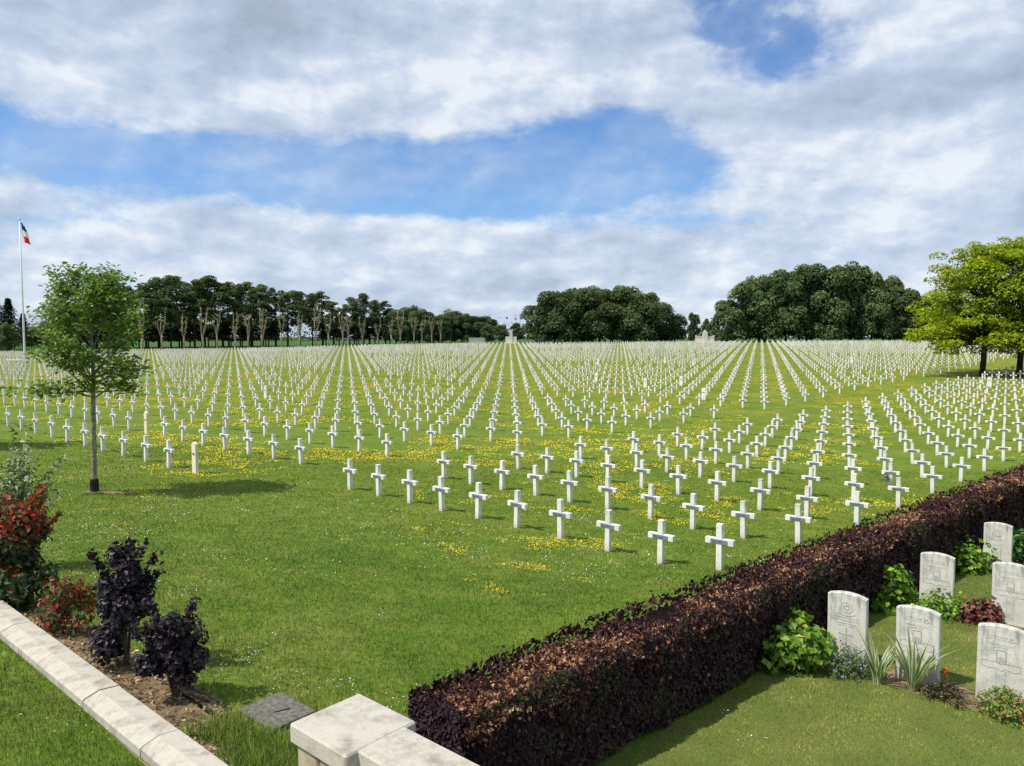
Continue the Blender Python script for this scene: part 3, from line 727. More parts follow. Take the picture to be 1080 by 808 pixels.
# solid dark core, its near-black colour standing in for shade inside the hedge
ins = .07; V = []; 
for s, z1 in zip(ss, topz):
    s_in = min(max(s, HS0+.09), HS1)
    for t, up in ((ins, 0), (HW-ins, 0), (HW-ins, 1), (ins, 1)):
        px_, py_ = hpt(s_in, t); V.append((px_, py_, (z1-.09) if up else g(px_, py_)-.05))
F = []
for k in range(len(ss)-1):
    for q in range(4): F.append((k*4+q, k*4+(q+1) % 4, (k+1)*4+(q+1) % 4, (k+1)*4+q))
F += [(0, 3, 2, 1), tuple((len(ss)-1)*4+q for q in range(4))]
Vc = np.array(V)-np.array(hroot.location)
link('dark_inner_core', mesh_from('dark_inner_core', Vc, F, M['core']), hroot)
def hedge_leaves():
    Ps, Ns, Ss, Cs, Al = [], [], [], [], []
    def sdist(n):  # denser near the viewpoint
        u = rng.random(n); return HS0+(HS1-HS0)*(np.power(u, 1.75))
    # front face
    n = 78000; s = sdist(n); h = rng.random(n); depth = np.abs(rng.normal(size=n))*.05
    wob = (fbm(s, h*1.05, 2.2, 2)-.5)*.20-np.clip(h-.90, 0, 1)*.35
    px_, py_ = hpt(s, depth-.02+wob*-1); z0 = gz(px_, py_); z1 = top_at(s)
    # taper in towards the foot
    z = z0+.03+(z1-z0-.03)*h
    Ps.append(np.stack([px_, py_, z], 1)); N = np.stack([-HN[0]+rng.normal(size=n)*.55, -HN[1]+rng.normal(size=n)*.55, .55+rng.normal(size=n)*.5], 1); Ns.append(N)
    Ss.append(rng.uniform(.036, .066, n)*np.clip(1+(s-4)*.03, 1, 1.5))
    green = fbm(s, h*2, 1.5, 21) > .60; rust = rng.random(n) < np.clip((h-.55)*.5, .015, .22)
    c = pal(n, [(.040, .020, .020), (.062, .027, .025), (.028, .016, .019), (.12, .052, .036)], [.40, .28, .25, .07], .4)
    c[rust] = pal(int(rust.sum()), [(.24, .10, .05), (.34, .17, .09), (.14, .05, .035)], None, .2)
    c[green] = pal(int(green.sum()), [(.045, .042, .014), (.062, .054, .016), (.036, .024, .018)], None, .3)
    Cs.append(c)
    # near end face
    n = 6000; t = rng.random(n)*HW; h = rng.random(n); sj = HS0+np.abs(rng.normal(size=n))*.05-.02
    px_, py_ = hpt(sj, t); z0 = gz(px_, py_); z = z0+.03+(topz[0]-z0)*h
    Ps.append(np.stack([px_, py_, z], 1)); Ns.append(np.stack([-HD[0]+rng.normal(size=n)*.5, -HD[1]+rng.normal(size=n)*.5, .5+rng.normal(size=n)*.5], 1)); Ss.append(rng.uniform(.04, .07, n)); Cs.append(pal(n, [(.03, .016, .02), (.045, .022, .026), (.02, .013, .018)], None, .3))
    # back face
    n = 12000; s = sdist(n); h = rng.random(n); px_, py_ = hpt(s, HW-np.abs(rng.normal(size=n))*.05+.02); z0 = gz(px_, py_); z = z0+.03+(top_at(s)-z0)*h
    Ps.append(np.stack([px_, py_, z], 1)); Ns.append(np.stack([HN[0]+rng.normal(size=n)*.5, HN[1]+rng.normal(size=n)*.5, .5+rng.normal(size=n)*.5], 1)); Ss.append(rng.uniform(.06, .09, n)); Cs.append(pal(n, [(.03, .016, .02), (.045, .022, .026)], None, .3))
    # shoulder and top: browned, clipped leaves among dark ones
    n = 52000; s = sdist(n); t = rng.uniform(-.03, HW+.03, n)
    px_, py_ = hpt(s, t)
    hump = (fbm(s, t, 2.8, 12)-.5)*.20+(fbm(s, t, .7, 14)-.5)*.12
    edge = np.clip(1-np.minimum(np.minimum(t+.03, HW+.03-t), s-HS0+.03)/.15, 0, 1)
    z = top_at(s)-.03+hump-edge**2*.11-np.abs(rng.normal(size=n))*.03
    Ps.append(np.stack([px_, py_, z], 1)); Ns.append(np.stack([rng.normal(size=n)*.8, rng.normal(size=n)*.8, .6+rng.random(n)*.6], 1))
    Ss.append(rng.uniform(.026, .055, n)*np.clip(1+(s-4)*.035, 1, 1.6))
    brown = rng.random(n) < np.clip((fbm(s, t, 1.7, 41)-.40)*4.2, .10, .85)*np.clip(1-edge*.45, 0, 1)
    c = pal(n, [(.06, .022, .022), (.09, .032, .026), (.035, .018, .022)], None, .3)
    c[brown] = pal(int(brown.sum()), [(.36, .175, .085), (.50, .28, .15), (.22, .095, .05), (.56, .38, .22)], [.38, .24, .26, .12], .2)
    Cs.append(c)
    # shoots above the clipped line
    n = 2600; s = sdist(n); t = rng.uniform(0, HW, n); px_, py_ = hpt(s, t); z = top_at(s)+np.abs(rng.normal(size=n))*.035
    Ps.append(np.stack([px_, py_, z], 1)); Ns.append(rng.normal(size=(n, 3))*np.array([1, 1, .3])); Ss.append(rng.uniform(.03, .055, n)); Cs.append(pal(n, [(.05, .02, .022), (.10, .035, .03)], None, .3))
    P = np.concatenate(Ps)-np.array(hroot.location)
    return P, np.concatenate(Ns), np.concatenate(Ss), np.concatenate(Cs)
P, N, S, C_ = hedge_leaves()
link('foliage', leafmesh('foliage', P, N, S, C_, M['leaf_hedge'], aspect=.62, fold=.35, droop=.5), hroot)
# taller shoots standing out of the top
sp = []
tw = MB()
for q in range(46):
    s = HS0+.2+(q/46)**1.2*19+random.random()*.3; t = random.uniform(.05, HW); x0, y0 = hpt(s, t); z0 = float(top_at(s))
    hh = random.uniform(.05, .15); tip = (x0+random.gauss(0, .02), y0+random.gauss(0, .02), z0+hh)
    for r_ in range(5): sp.append((x0+(tip[0]-x0)*r_/5+random.gauss(0, .015), y0+(tip[1]-y0)*r_/5+random.gauss(0, .015), z0+hh*(r_+1)/5))
sp = np.array(sp)-np.array(hroot.location); link('shoot_leaves', leafmesh('shoot_leaves', sp, rng.normal(size=(len(sp), 3)), rng.uniform(.03, .05, len(sp)), pal(len(sp), [(.05, .02, .025), (.09, .03, .03)]), M['leaf_hedge']), hroot)

# ------------------------------------------------------------------ stone kerb, pillar, wall, slab
ZC = 5-3.0
kroot = empty('stone_kerb_wall', (CP0[0], CP0[1], ZC)); tag(kroot, 'low wall with pale weathered coping stones, running past the purple shrubs', 'low wall')
L_ = 1.12; s = -2.6; k = 0
angK = math.atan2(CD[1], CD[0])
while s < 6.6:
    # sloped coping: ridge two thirds across
    mb = MB(); ln = L_-.012; W2 = CW
    pr = [(0, -.10), (0, -.012), (.012, 0.0), (W2*.55, .012), (W2-.02, -.022), (W2, -.036), (W2, -.10)]
    vs = [(xx, -yy, zz_) for xx in (0, ln) for yy, zz_ in pr]; n = len(pr)
    fs = [(q, q+1, n+q+1, n+q) for q in range(n-1)]+[(n-1, 0, n, 2*n-1), tuple(range(n)), tuple(range(2*n-1, n-1, -1))]
    mb.add(vs, fs)
    o = mb.build('coping_stone', M['coping'], kroot, loc=tuple(Vector((CD[0]*s, CD[1]*s, random.uniform(-.004, .004)))), rz=angK+random.uniform(-.004, .004))
    s += L_; k += 1
mb = MB(); 
c0 = CD*2.0+CN*(CW/2)
mb.box((c0[0], c0[1], -.28), (9.2, CW-.05, .354), angK, bev=.01)
mb.build('wall_body', M['wallstone'], kroot)

angP = math.atan2(WD[1], WD[0])
ZP = 5-2.49
proot = empty('gate_pillar', (PB[0], PB[1], g(*PB))); tag(proot, 'square stone pillar with thick pale cap at the hedge end', 'pillar')
def loc_p(s, t): return (WD[0]*s-WN[0]*t, WD[1]*s-WN[1]*t)
zr = ZP-proot.location[2]
c0 = loc_p(.29, .27)
MB().box((c0[0], c0[1], zr-.065), (.60, .56, .13), angP, bev=.012).build('cap_stone', M['coping'], proot)
mb = MB(); zz0 = -.15; hgt = zr-.134-zz0
nrow = 4
for r_ in range(nrow):
    h0 = zz0+hgt*r_/nrow; hh = hgt/nrow
    cuts = [0, .24, .54] if r_ % 2 else [0, .33, .54]
    for a_, b_ in zip(cuts[:-1], cuts[1:]):
        c1 = loc_p((a_+b_)/2+.02, .27); mb.box((c1[0], c1[1], h0+hh/2), (b_-a_-.012, .495+random.uniform(0, .01), hh-.014), angP, bev=.012)
mb.build('pillar_shaft', M['wallstone'], proot)
c1 = loc_p(.29, .27); MB().box((c1[0], c1[1], zz0+hgt/2), (.50, .46, hgt), angP).build('mortar', M['coping_wall'], proot)
wroot = empty('boundary_wall', (PB[0]+loc_p(.6, .27)[0], PB[1]+loc_p(.6, .27)[1], g(*PB))); tag(wroot, 'stone wall with flat pale coping running away from the pillar', 'wall')
for k in range(4):
    c1 = np.array([WD[0]*(.49+1.1*k), WD[1]*(.49+1.1*k)])
    zb = ZP-wroot.location[2]-.004
    MB().box((c1[0], c1[1], zb-.06), (1.094, .38, .12), angP, bev=.01).build('coping_stone', M['coping'], wroot)
mb = MB()
for r_ in range(5):
    for q in range(11):
        c1 = np.array([WD[0]*(q*.42+.1*(r_ % 2)), WD[1]*(q*.42+.1*(r_ % 2))]); mb.box((c1[0], c1[1], -.1+.17*r_+.085), (.408, .30+random.uniform(0, .012), .158), angP, bev=.012)
mb.build('wall_body', M['wallstone'], wroot)
# drain slab
z = [g(*p) for p in SLAB]; sc_ = SLAB.mean(0); zc = max(z)+.02
sroot = empty('concrete_slab', (sc_[0], sc_[1], zc)); tag(sroot, 'dark weathered concrete slab with a slot, set in grass beside the pillar', 'slab')
e1 = SLAB[1]-SLAB[0]; angS = math.atan2(e1[1], e1[0])
MB().box((0, 0, -.04), (np.linalg.norm(e1), np.linalg.norm(SLAB[2]-SLAB[1]), .09), angS, bev=.008).build('slab_body', M['slab'], sroot)
MB().box((.05, -.02, .0065), (.13, .016, .004), angS+1.25).build('slot', M['core'], sroot)

# ------------------------------------------------------------------ British headstones
hs_m = slab_mb(.40, .785, .082, .036)
hs_m = hs_m.mesh('stone_body', M['portland'])
def strip_mb(pts, w_, y=-.0425, closed=False):
    mb = MB(); n = len(pts); rng_ = range(n if closed else n-1)
    for k in rng_:
        (x0, z0), (x1, z1) = pts[k], pts[(k+1) % n]; dx, dz = x1-x0, z1-z0; l = math.hypot(dx, dz) or 1e-6; nx_, nz_ = -dz/l*w_/2, dx/l*w_/2
        ex, ez = dx/l*w_*.4, dz/l*w_*.4
        q = [(x0-ex+nx_, z0-ez+nz_), (x1+ex+nx_, z1+ez+nz_), (x1+ex-nx_, z1+ez-nz_), (x0-ex-nx_, z0-ez-nz_)]
        yy = y-.0004*(k % 3)
        vs = [(a_, yy, b_) for a_, b_ in q]+[(a_, yy+.004, b_) for a_, b_ in q]
        mb.add(vs, [(0, 1, 2, 3), (4, 7, 6, 5), (0, 4, 5, 1), (1, 5, 6, 2), (2, 6, 7, 3), (3, 7, 4, 0)])
    return mb
def merge(a, b): a.add(b.v, b.f); return a
def cross_outline():    # broad Latin cross with a badge on it
    z0 = .10; pts_ = [(-.032, z0), (-.036, .33), (-.155, .395-.012), (-.155, .425), (-.036, .425), (-.034, .545), (.034, .545), (.036, .425), (.155, .425), (.155, .383), (.036, .33), (.032, z0)]
    mb = strip_mb([(-.155, .43), (-.04, .43), (-.038, .55), (.038, .55), (.04, .43), (.155, .43)], .007)
    merge(mb, strip_mb([(-.155, .375), (-.155, .43)], .004)); merge(mb, strip_mb([(.155, .375), (.155, .43)], .004))
    merge(mb, strip_mb([(-.155, .375), (-.10, .36), (-.04, .375), (0, .350), (.04, .375), (.10, .36), (.155, .375)], .006))
    merge(mb, strip_mb([(-.036, .35), (-.034, .10)], .006)); merge(mb, strip_mb([(.036, .35), (.034, .10)], .006)); merge(mb, strip_mb([(-.05, .10), (.05, .10)], .006))
    return mb
def badge(cx, cz, r_, leafy):
    mb = strip_mb([(cx+r_*math.cos(a_), cz+r_*math.sin(a_)) for a_ in np.linspace(0, 2*math.pi, 22)[:-1]], .006, closed=True)
    if leafy:
        lf = [(0, -1), (.12, -.35), (.62, -.45), (.5, -.1), (.85, .25), (.42, .3), (.45, .62), (.15, .42), (0, .9), (-.15, .42), (-.45, .62), (-.42, .3), (-.85, .25), (-.5, -.1), (-.62, -.45), (-.12, -.35)]
        merge(mb, strip_mb([(cx+a_*r_*.72, cz+b_*r_*.72) for a_, b_ in lf], .0075, closed=True))
        merge(mb, strip_mb([(cx-.09, cz-r_-.006), (cx-.045, cz-r_-.022), (cx, cz-r_-.03), (cx+.045, cz-r_-.022), (cx+.09, cz-r_-.006)], .008))
    else:
        merge(mb, strip_mb([(cx-r_*.5, cz-r_*.2), (cx-r_*.1, cz+r_*.55), (cx+r_*.5, cz+r_*.2), (cx+r_*.2, cz-r_*.5), (cx-r_*.3, cz-r_*.45)], .008, closed=True))
        merge(mb, strip_mb([(cx-r_*1.1, cz-r_*.9), (cx, cz-r_*1.25), (cx+r_*1.1, cz-r_*.9)], .008))
    return mb
def textlines(zs, seed):
    r_ = random.Random(seed); mb = MB()
    for z_, wd in zs:
        x_ = -wd/2
        while x_ < wd/2-.006:
            l = r_.uniform(.006, .013); h_ = .011
            mb.add(*[strip_mb([(x_, z_-h_/2), (x_, z_+h_/2)], .003).v, strip_mb([(x_, z_-h_/2), (x_, z_+h_/2)], .003).f])
            if r_.random() < .6: q = strip_mb([(x_, z_+r_.choice((-.5, 0, .5))*h_), (x_+l*.6, z_+r_.choice((-.5, 0, .5))*h_)], .003); mb.add(q.v, q.f)
            x_ += l if r_.random() > .15 else l*2
    return mb
leaf_badge = badge(0, .625, .058, True).mesh('maple_badge', M['engrave']); leaf_text = textlines([(.515, .24), (.485, .30), (.455, .20), (.43, .16)], 3).mesh('inscription', M['engrave'])
small_cross = strip_mb([(0, .13), (0, .40)], .012); merge(small_cross, strip_mb([(-.075, .335), (.075, .335)], .012)); small_cross = small_cross.mesh('engraved_cross', M['engrave'])
oc = cross_outline().mesh('engraved_cross', M['engrave']); ob = badge(0, .455, .030, False).mesh('regiment_badge', M['engrave']); ot = textlines([(.675, .20), (.650, .26), (.60, .22), (.575, .12)], 5).mesh('inscription', M['engrave'])
rb = badge(0, .62, .055, False).mesh('regiment_badge', M['engrave']); rt = textlines([(.52, .26), (.495, .22)], 8).mesh('inscription', M['engrave']); rc = strip_mb([(-.05, .14), (-.05, .42), (.05, .42), (.05, .14)], .006, closed=True).mesh('engraved_cross', M['engrave'])
HSN = [((3.62, 8.20), 'leaf', 'grey headstone with maple leaf badge in a circle, against the beech hedge'),
       ((4.13, 7.72), 'cross', 'headstone with engraved cross standing behind the striped spiky plant'),
       ((4.66, 7.22), 'cross', 'nearest headstone with engraved cross, above low orange and green ground cover'),
       ((5.65, 10.15), 'cross', 'streaked headstone with engraved cross between hedge plants and red-brown heuchera'),
       ((6.25, 9.55), 'cross', 'stained headstone cut by the right picture edge, behind the nearest one'),
       ((7.99, 12.60), 'round', 'farthest headstone with round badge, beside the leafy shrub near the hedge'),
       ((8.62, 12.05), 'cross', 'headstone just past the farthest one, out beside the right edge')]
for (xy, kind, lb) in HSN:
    xy = (xy[0], xy[1]*.98)
    z = g(*xy)
    r_ = empty('headstone', (xy[0], xy[1], z), ANG+random.uniform(-.02, .02)); link('stone_body', hs_m, r_)
    for nm, mm in {'leaf': [('maple_badge', leaf_badge), ('inscription', leaf_text), ('engraved_cross', small_cross)], 'cross': [('engraved_cross', oc), ('regiment_badge', ob), ('inscription', ot)], 'round': [('regiment_badge', rb), ('inscription', rt), ('engraved_cross', rc)]}[kind]: link(nm, mm, r_)
    r_.rotation_euler[1] = random.uniform(-.012, .012)
    tag(r_, lb, 'headstone', 'British headstones right of the hedge')

# ------------------------------------------------------------------ shrubs and bedding plants
def shrub(name, x, y, w_, h, n, size, cols, wts, mat, label, cat, shape='egg', stems=8, jit=.2, aspect=.6, topcols=None, hole=.0, stemmat='bark', d_=None, group=None):
    z = g(x, y); r_ = empty(name, (x, y, z)); d_ = d_ or w_
    nb = 26; B = rng.normal(size=(nb, 3)); B /= np.linalg.norm(B, axis=1, keepdims=True); B *= rng.random((nb, 1))**.4
    B[:, 0] *= w_*.36; B[:, 1] *= d_*.36
    if shape == 'egg':
        hz = np.clip(B[:, 2]*.58+.5, 0, 1); B[:, 2] = h*(.10+.76*hz); k = np.clip(1.30-hz*.9, .25, 1.1)*np.clip(hz*4+.65, 0, 1); B[:, 0] *= k; B[:, 1] *= k
    else:
        B[:, 2] = np.abs(B[:, 2])*h*.75+h*.12
    rad = np.full(nb, .17*w_)*rng.uniform(.75, 1.25, nb)
    q = rng.integers(0, nb, n); dirs = rng.normal(size=(n, 3)); dirs /= np.linalg.norm(dirs, axis=1, keepdims=True)
    P = B[q]+dirs*(rad[q]*rng.random(n)**.35)[:, None]*np.array([1, d_/w_, 1.05])
    P[:, 2] = np.clip(P[:, 2], .01, None)
    N = dirs*.8+np.stack([P[:, 0]*.6/w_, P[:, 1]*.6/w_, np.full(n, .55)], 1)+rng.normal(size=(n, 3))*.35
    ns = n//9
    if shape == 'egg':
        sp_i = rng.integers(0, 9, ns); dv = rng.normal(size=(9, 3)); dv[:, 2] = np.abs(dv[:, 2])+.5; dv /= np.linalg.norm(dv, axis=1, keepdims=True)
        f_ = rng.random((ns, 1)); P[:ns] = np.array([0, 0, h*.45])+dv[sp_i]*np.array([w_*.50, d_*.50, h*.62])*(.55+.5*f_)+rng.normal(size=(ns, 3))*.022
    c = pal(n, cols, wts, jit)
    if topcols is not None:
        up = (P[:, 2]/h+dirs[:, 2]*.25+rng.normal(size=n)*.10) > topcols[1]
        c[up] = pal(int(up.sum()), topcols[0], None, jit)
    link('foliage', leafmesh('foliage', P, N, rng.uniform(.7, 1.25, n)*size, c, mat, aspect=aspect, fold=.3, droop=.35), r_)
    mb = MB()
    for k in range(stems):
        e = B[k % nb]; mb.tube([(random.gauss(0, .02), random.gauss(0, .02), -.05), (e[0]*.45, e[1]*.45, e[2]*.5), tuple(e)], [.012, .008, .004], 5)
    mb.build('stems', M[stemmat], r_)
    tag(r_, label, cat, group); return r_
PUR = [(.018, .012, .020), (.030, .016, .024), (.012, .010, .016), (.05, .02, .025)]
shrub('purple_beech_shrub', -3.72, 7.16, .72, 1.26, 4600, .060, PUR, [.4, .3, .22, .08], M['leaf_purple'], 'taller dark purple leafed shrub in the bark bed', 'shrub', stems=10, aspect=.75)
shrub('purple_beech_shrub', -2.98, 6.54, .70, .90, 3400, .054, PUR, [.4, .3, .22, .08], M['leaf_purple'], 'shorter dark purple leafed shrub in the bark bed, nearer the pillar', 'shrub', stems=8, aspect=.75)
shrub('photinia_shrub', -5.82, 8.80, 1.22, 1.42, 4200, .085, [(.04, .075, .018), (.06, .10, .03), (.03, .05, .012), (.16, .05, .02)], [.4, .3, .2, .1], M['leaf'], 'large shrub with bright red young leaves above green ones', 'shrub', stems=12, topcols=([(.46, .028, .022), (.32, .02, .018), (.52, .08, .04), (.12, .12, .03), (.20, .08, .03), (.09, .12, .03)], .60))
shrub('photinia_shrub', -4.72, 7.98, .80, .58, 1100, .06, [(.05, .09, .02), (.09, .13, .035), (.30, .03, .02), (.40, .04, .03)], [.35, .25, .2, .2], M['leaf'], 'small low red and green shrub between the large one and the purple one', 'shrub', stems=7)
shrub('variegated_shrub', -7.15, 10.9, 1.4, 1.98, 2400, .085, [(.12, .17, .07), (.07, .11, .04), (.42, .44, .30), (.5, .5, .38)], [.35, .3, .2, .15], M['leaf'], 'cream and green variegated shrub behind the red one at the left edge', 'shrub', stems=9, aspect=.4)
# British bed planting
BG = [(.14, .26, .02), (.20, .34, .03), (.07, .16, .015), (.30, .36, .04), (.04, .09, .012)]
shrub('leafy_perennial', 3.02, 8.05, .98, .66, 1500, .085, BG, [.3, .25, .2, .1, .15], M['leaf'], 'lime green broad-leafed plant left of the maple leaf headstone', 'plant', 'mound', aspect=.8)
shrub('leafy_perennial', 5.12, 10.25, 1.0, .62, 1500, .08, BG, [.3, .25, .2, .1, .15], M['leaf'], 'lime green broad-leafed plant at the hedge foot left of the streaked headstone', 'plant', 'mound', aspect=.8)
shrub('leafy_perennial', 5.55, 9.75, .95, .30, 1000, .055, BG, [.3, .25, .25, .1, .1], M['leaf'], 'low green trailing plant in front of the streaked headstone', 'plant', 'mound', aspect=.7)
shrub('leafy_perennial', 7.55, 12.45, 1.25, .58, 1300, .085, BG, [.3, .2, .25, .1, .15], M['leaf'], 'yellow-green bushy plant left of the farthest headstone', 'plant', 'mound', aspect=.7)
shrub('leafy_perennial', 8.75, 12.75, 1.0, .62, 1000, .08, [(.05, .13, .02), (.08, .18, .03), (.03, .08, .015)], None, M['leaf'], 'mid green bushy plant right of the farthest headstone', 'plant', 'mound')
shrub('heuchera', 5.98, 9.45, .66, .30, 700, .07, [(.11, .03, .02), (.07, .02, .018), (.18, .06, .035)], None, M['leaf_purple'], 'red-brown crinkled heuchera in front of the stained headstone', 'plant', 'mound', aspect=.8)
shrub('catmint', 3.52, 7.74, .60, .30, 1400, .03, [(.09, .15, .04), (.13, .19, .06), (.26, .26, .46)], [.45, .4, .15], M['leaf'], 'fine-leafed plant with lilac flowers between lime plant and striped plant', 'plant', 'mound')
shrub('sedum', 4.18, 7.18, .5, .16, 900, .032, [(.10, .10, .035), (.15, .13, .05), (.09, .05, .03)], None, M['leaf'], 'low dull green and brown plant below the striped spiky plant', 'plant', 'mound')
shrub('ground_cover', 4.60, 6.90, .70, .22, 1300, .038, [(.12, .20, .03), (.18, .26, .05), (.40, .18, .06), (.07, .12, .02)], [.4, .3, .15, .15], M['leaf'], 'low green and orange ground cover before the nearest headstone', 'plant', 'mound')
shrub('ground_cover', 4.98, 6.62, .6, .22, 1100, .038, [(.13, .20, .04), (.35, .15, .06), (.18, .24, .06)], None, M['leaf'], 'orange tinted ground cover at the right picture edge', 'plant', 'mound')
Pq = rng.normal(size=(14, 3))*.02+np.array([4.33, 7.42, g(4.33, 7.42)+.20]); o = link('red_flower', leafmesh('red_flower', Pq, rng.normal(size=(14, 3)), .035, pal(14, [(.5, .03, .02)]), M['leaf'])); tag(o, 'small red flower at the foot of the second headstone', 'flower')
# striped spiky plants
def spiky(x, y, h, nbl, label, seed):
    rr = random.Random(seed); r_ = empty('striped_iris', (x, y, g(x, y))); V, F, C = [], [], []
    for b in range(nbl):
        a_ = rr.uniform(0, 6.28); ln = h*rr.uniform(.7, 1.15); le_ = rr.uniform(.12, .75); wd = rr.uniform(.040, .058); sx_, sy_ = math.cos(a_), math.sin(a_); tx_, ty_ = -sy_, sx_
        b0 = len(V); nseg = 7
        for k in range(nseg+1):
            f = k/nseg; rad_ = .02+ln*le_*f**1.5; zz_ = ln*(f-.32*le_*f**2.6); ww = wd*(1-f**2.2)*.5+.0008
            for q, cc_ in ((-1, (.72, .70, .42)), (-.4, (.14, .21, .11)), (.4, (.16, .23, .12)), (1, (.75, .72, .45))):
                V.append((sx_*rad_+tx_*ww*q, sy_*rad_+ty_*ww*q, zz_-abs(q)*-.15*ww)); C.append(cc_)
        for k in range(nseg):
            for q in range(3): F.append((b0+k*4+q, b0+k*4+q+1, b0+(k+1)*4+q+1, b0+(k+1)*4+q))
    link('blades', mesh_from('blades', V, F, M['leaf'], True, np.array(C)), r_); tag(r_, label, 'plant', 'striped spiky plants')
spiky(3.98, 7.36, .58, 30, 'larger striped cream and green spiky plant in front of the second headstone', 4)
spiky(3.70, 7.52, .52, 18, 'smaller striped spiky plant in front of the maple leaf headstone', 9)
# little white lantern
lx, ly = 8.35, 12.95
mb = MB().tube([(0, 0, 0), (0, 0, .34), (0, 0, .36)], [.008, .008, .004], 6)
r_ = empty('grave_lantern', (lx, ly, g(lx, ly))); mb.build('stake', M['steel'], r_); MB().tube([(0, 0, .36), (0, 0, .38), (0, 0, .44), (0, 0, .46)], [.02, .04, .04, .01], 8).build('glass', M['lamp'], r_); tag(r_, 'small white lantern on a stake beside the farthest headstone', 'lantern')

# ------------------------------------------------------------------ trees
def young_tree(x, y, label, seed, h=6.1):
    rr = random.Random(seed); r_ = empty('young_tree', (x, y, g(x, y)))
    mb = MB(); mb.tube([(0, 0, -.1), (.0, 0, .35), (.02, .01, 1.2), (.03, 0, 2.2), (.06, .02, 3.0), (.03, .05, 3.9), (.05, .0, 4.9), (.02, 0, 5.5)], [.085, .072, .065, .06, .052, .038, .022, .01], 9)
    tips = []
    for k in range(46):
        z0 = rr.uniform(2.45, 5.0); a_ = k*2.4+rr.random(); f = (z0-2.3)/2.6
        ln = rr.uniform(.95, 1.58)*(1.12-.45*f); rise = rr.uniform(.2, 1.0)+.5*f
        if k < 6: rise = rr.uniform(-.15, .35); ln *= 1.12
        p0 = Vector((.03, 0, z0)); p1 = p0+Vector((math.cos(a_)*ln*.5, math.sin(a_)*ln*.5, rise*.5*ln)); p2 = p0+Vector((math.cos(a_)*ln, math.sin(a_)*ln, rise*ln*.9))
        mb.tube([p0, p1, p2], [.026, .016, .006], 5); tips.append((p1, p2))
        for q in range(3):
            s_ = p1.lerp(p2, rr.uniform(-.3, .8)); e = s_+Vector((rr.gauss(0, .28), rr.gauss(0, .28), rr.uniform(0, .35))); mb.tube([s_, e], [.009, .003], 4); tips.append((s_, e))
    for q in range(5):
        e = Vector((rr.gauss(0, .35), rr.gauss(0, .35), rr.uniform(5.5, h-.1))); mb.tube([(.04, 0, 4.8), e], [.015, .005], 4); tips.append((Vector((.04, 0, 4.9)), e))
    mb.build('trunk', M['bark_young'], r_, True)
    MB().tube([(0, 0, 0), (0, 0, .30), (0, 0, .34)], [.112, .108, .09], 10).build('tree_guard', M['bark_dark'], r_)
    P, N = [], []
    for (a_, b_) in tips:
        n = 44 if (b_-a_).length > .4 else 26
        for q in range(n):
            f = rr.random()**.7; c = a_.lerp(b_, .15+.95*f); s_ = .13
            P.append((c.x+rr.gauss(0, s_), c.y+rr.gauss(0, s_), c.z+rr.gauss(0, s_*.7))); N.append((rr.gauss(0, .5), rr.gauss(0, .5), 1))
    P = np.array(P); N = np.array(N)
    link('crown', leafmesh('crown', P, N, rng.uniform(.10, .19, len(P)), pal(len(P), [(.115, .19, .034), (.17, .255, .052), (.075, .13, .026), (.28, .36, .12)], [.4, .3, .2, .1], .2), M['leaf'], aspect=.55, fold=.4, droop=.7), r_)
    tag(r_, label, 'tree')
young_tree(-11.1, 20.05, 'young green tree with slim trunk standing alone on the lawn', 3)
young_tree(-21.9, 26.8, 'second young tree on the lawn, just beyond the left picture edge', 8, 5.6)

def crown_cloud(blobs, n, size, seed, flat=.8, up=.5):
    r2 = np.random.default_rng(seed); B = np.array([b[:3] for b in blobs]); Rr = np.array([b[3] for b in blobs])
    q = r2.choice(len(B), n, p=Rr**2/(Rr**2).sum()); d = r2.normal(size=(n, 3)); d /= np.linalg.norm(d, axis=1, keepdims=True)
    d[:, 2] = np.where(d[:, 2] < -.45, -d[:, 2], d[:, 2])
    P = B[q]+d*(Rr[q]*(1-.45*r2.random(n)**2.0))[:, None]*np.array([1, 1, flat])
    N = d+np.array([0, 0, up])+r2.normal(size=(n, 3))*.45
    return P, N, d, q, r2
def broad_tree_meshes(seed, h=20, w_=15, low=.06, n=5200, tone=1.0):
    rr = random.Random(seed); bl = []
    for k in range(46):
        a_ = rr.random()*6.28; f = (k+.5)/46; z = h*(low+.05+(.83-low)*f); prof = math.sin(math.pi*min(1, (.36+.56*f)))**.5; r0 = w_*.5*prof*math.sqrt(rr.random())*.88
        bl.append((math.cos(a_)*r0, math.sin(a_)*r0, z, rr.uniform(.11, .22)*w_))
    P, N, d, q, r2 = crown_cloud(bl, n, .7, seed, flat=.9)
    P[:, 2] = np.clip(P[:, 2], h*low*.3+.2, h*1.02)
    c = pal(n, [(.080, .118, .050), (.105, .150, .056), (.058, .090, .042), (.13, .175, .06)], [.35, .3, .25, .1], .2, r2)*tone  # greens lightened and blued, distance haze put into the leaf colour
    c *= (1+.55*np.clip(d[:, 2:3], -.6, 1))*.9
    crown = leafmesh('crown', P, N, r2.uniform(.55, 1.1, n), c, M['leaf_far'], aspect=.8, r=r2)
    mb = MB(); mb.tube([(0, 0, -.5), (0, 0, h*.25), (.3, 0, h*.6)], [.45, .36, .15], 7)
    for k in range(6):
        e = bl[k]; mb.tube([(0, 0, h*(.15+.05*k)), (e[0]*.6, e[1]*.6, e[2]*.8), e[:3]], [.2, .12, .05], 5)
    return crown, mb.mesh('trunk', M['bark_dark'], True)
BT = [broad_tree_meshes(s, 20, w0, lo, 9000) for s, w0, lo in ((1, 16, .02), (2, 18, .01), (3, 15, .03), (4, 19, .02))]
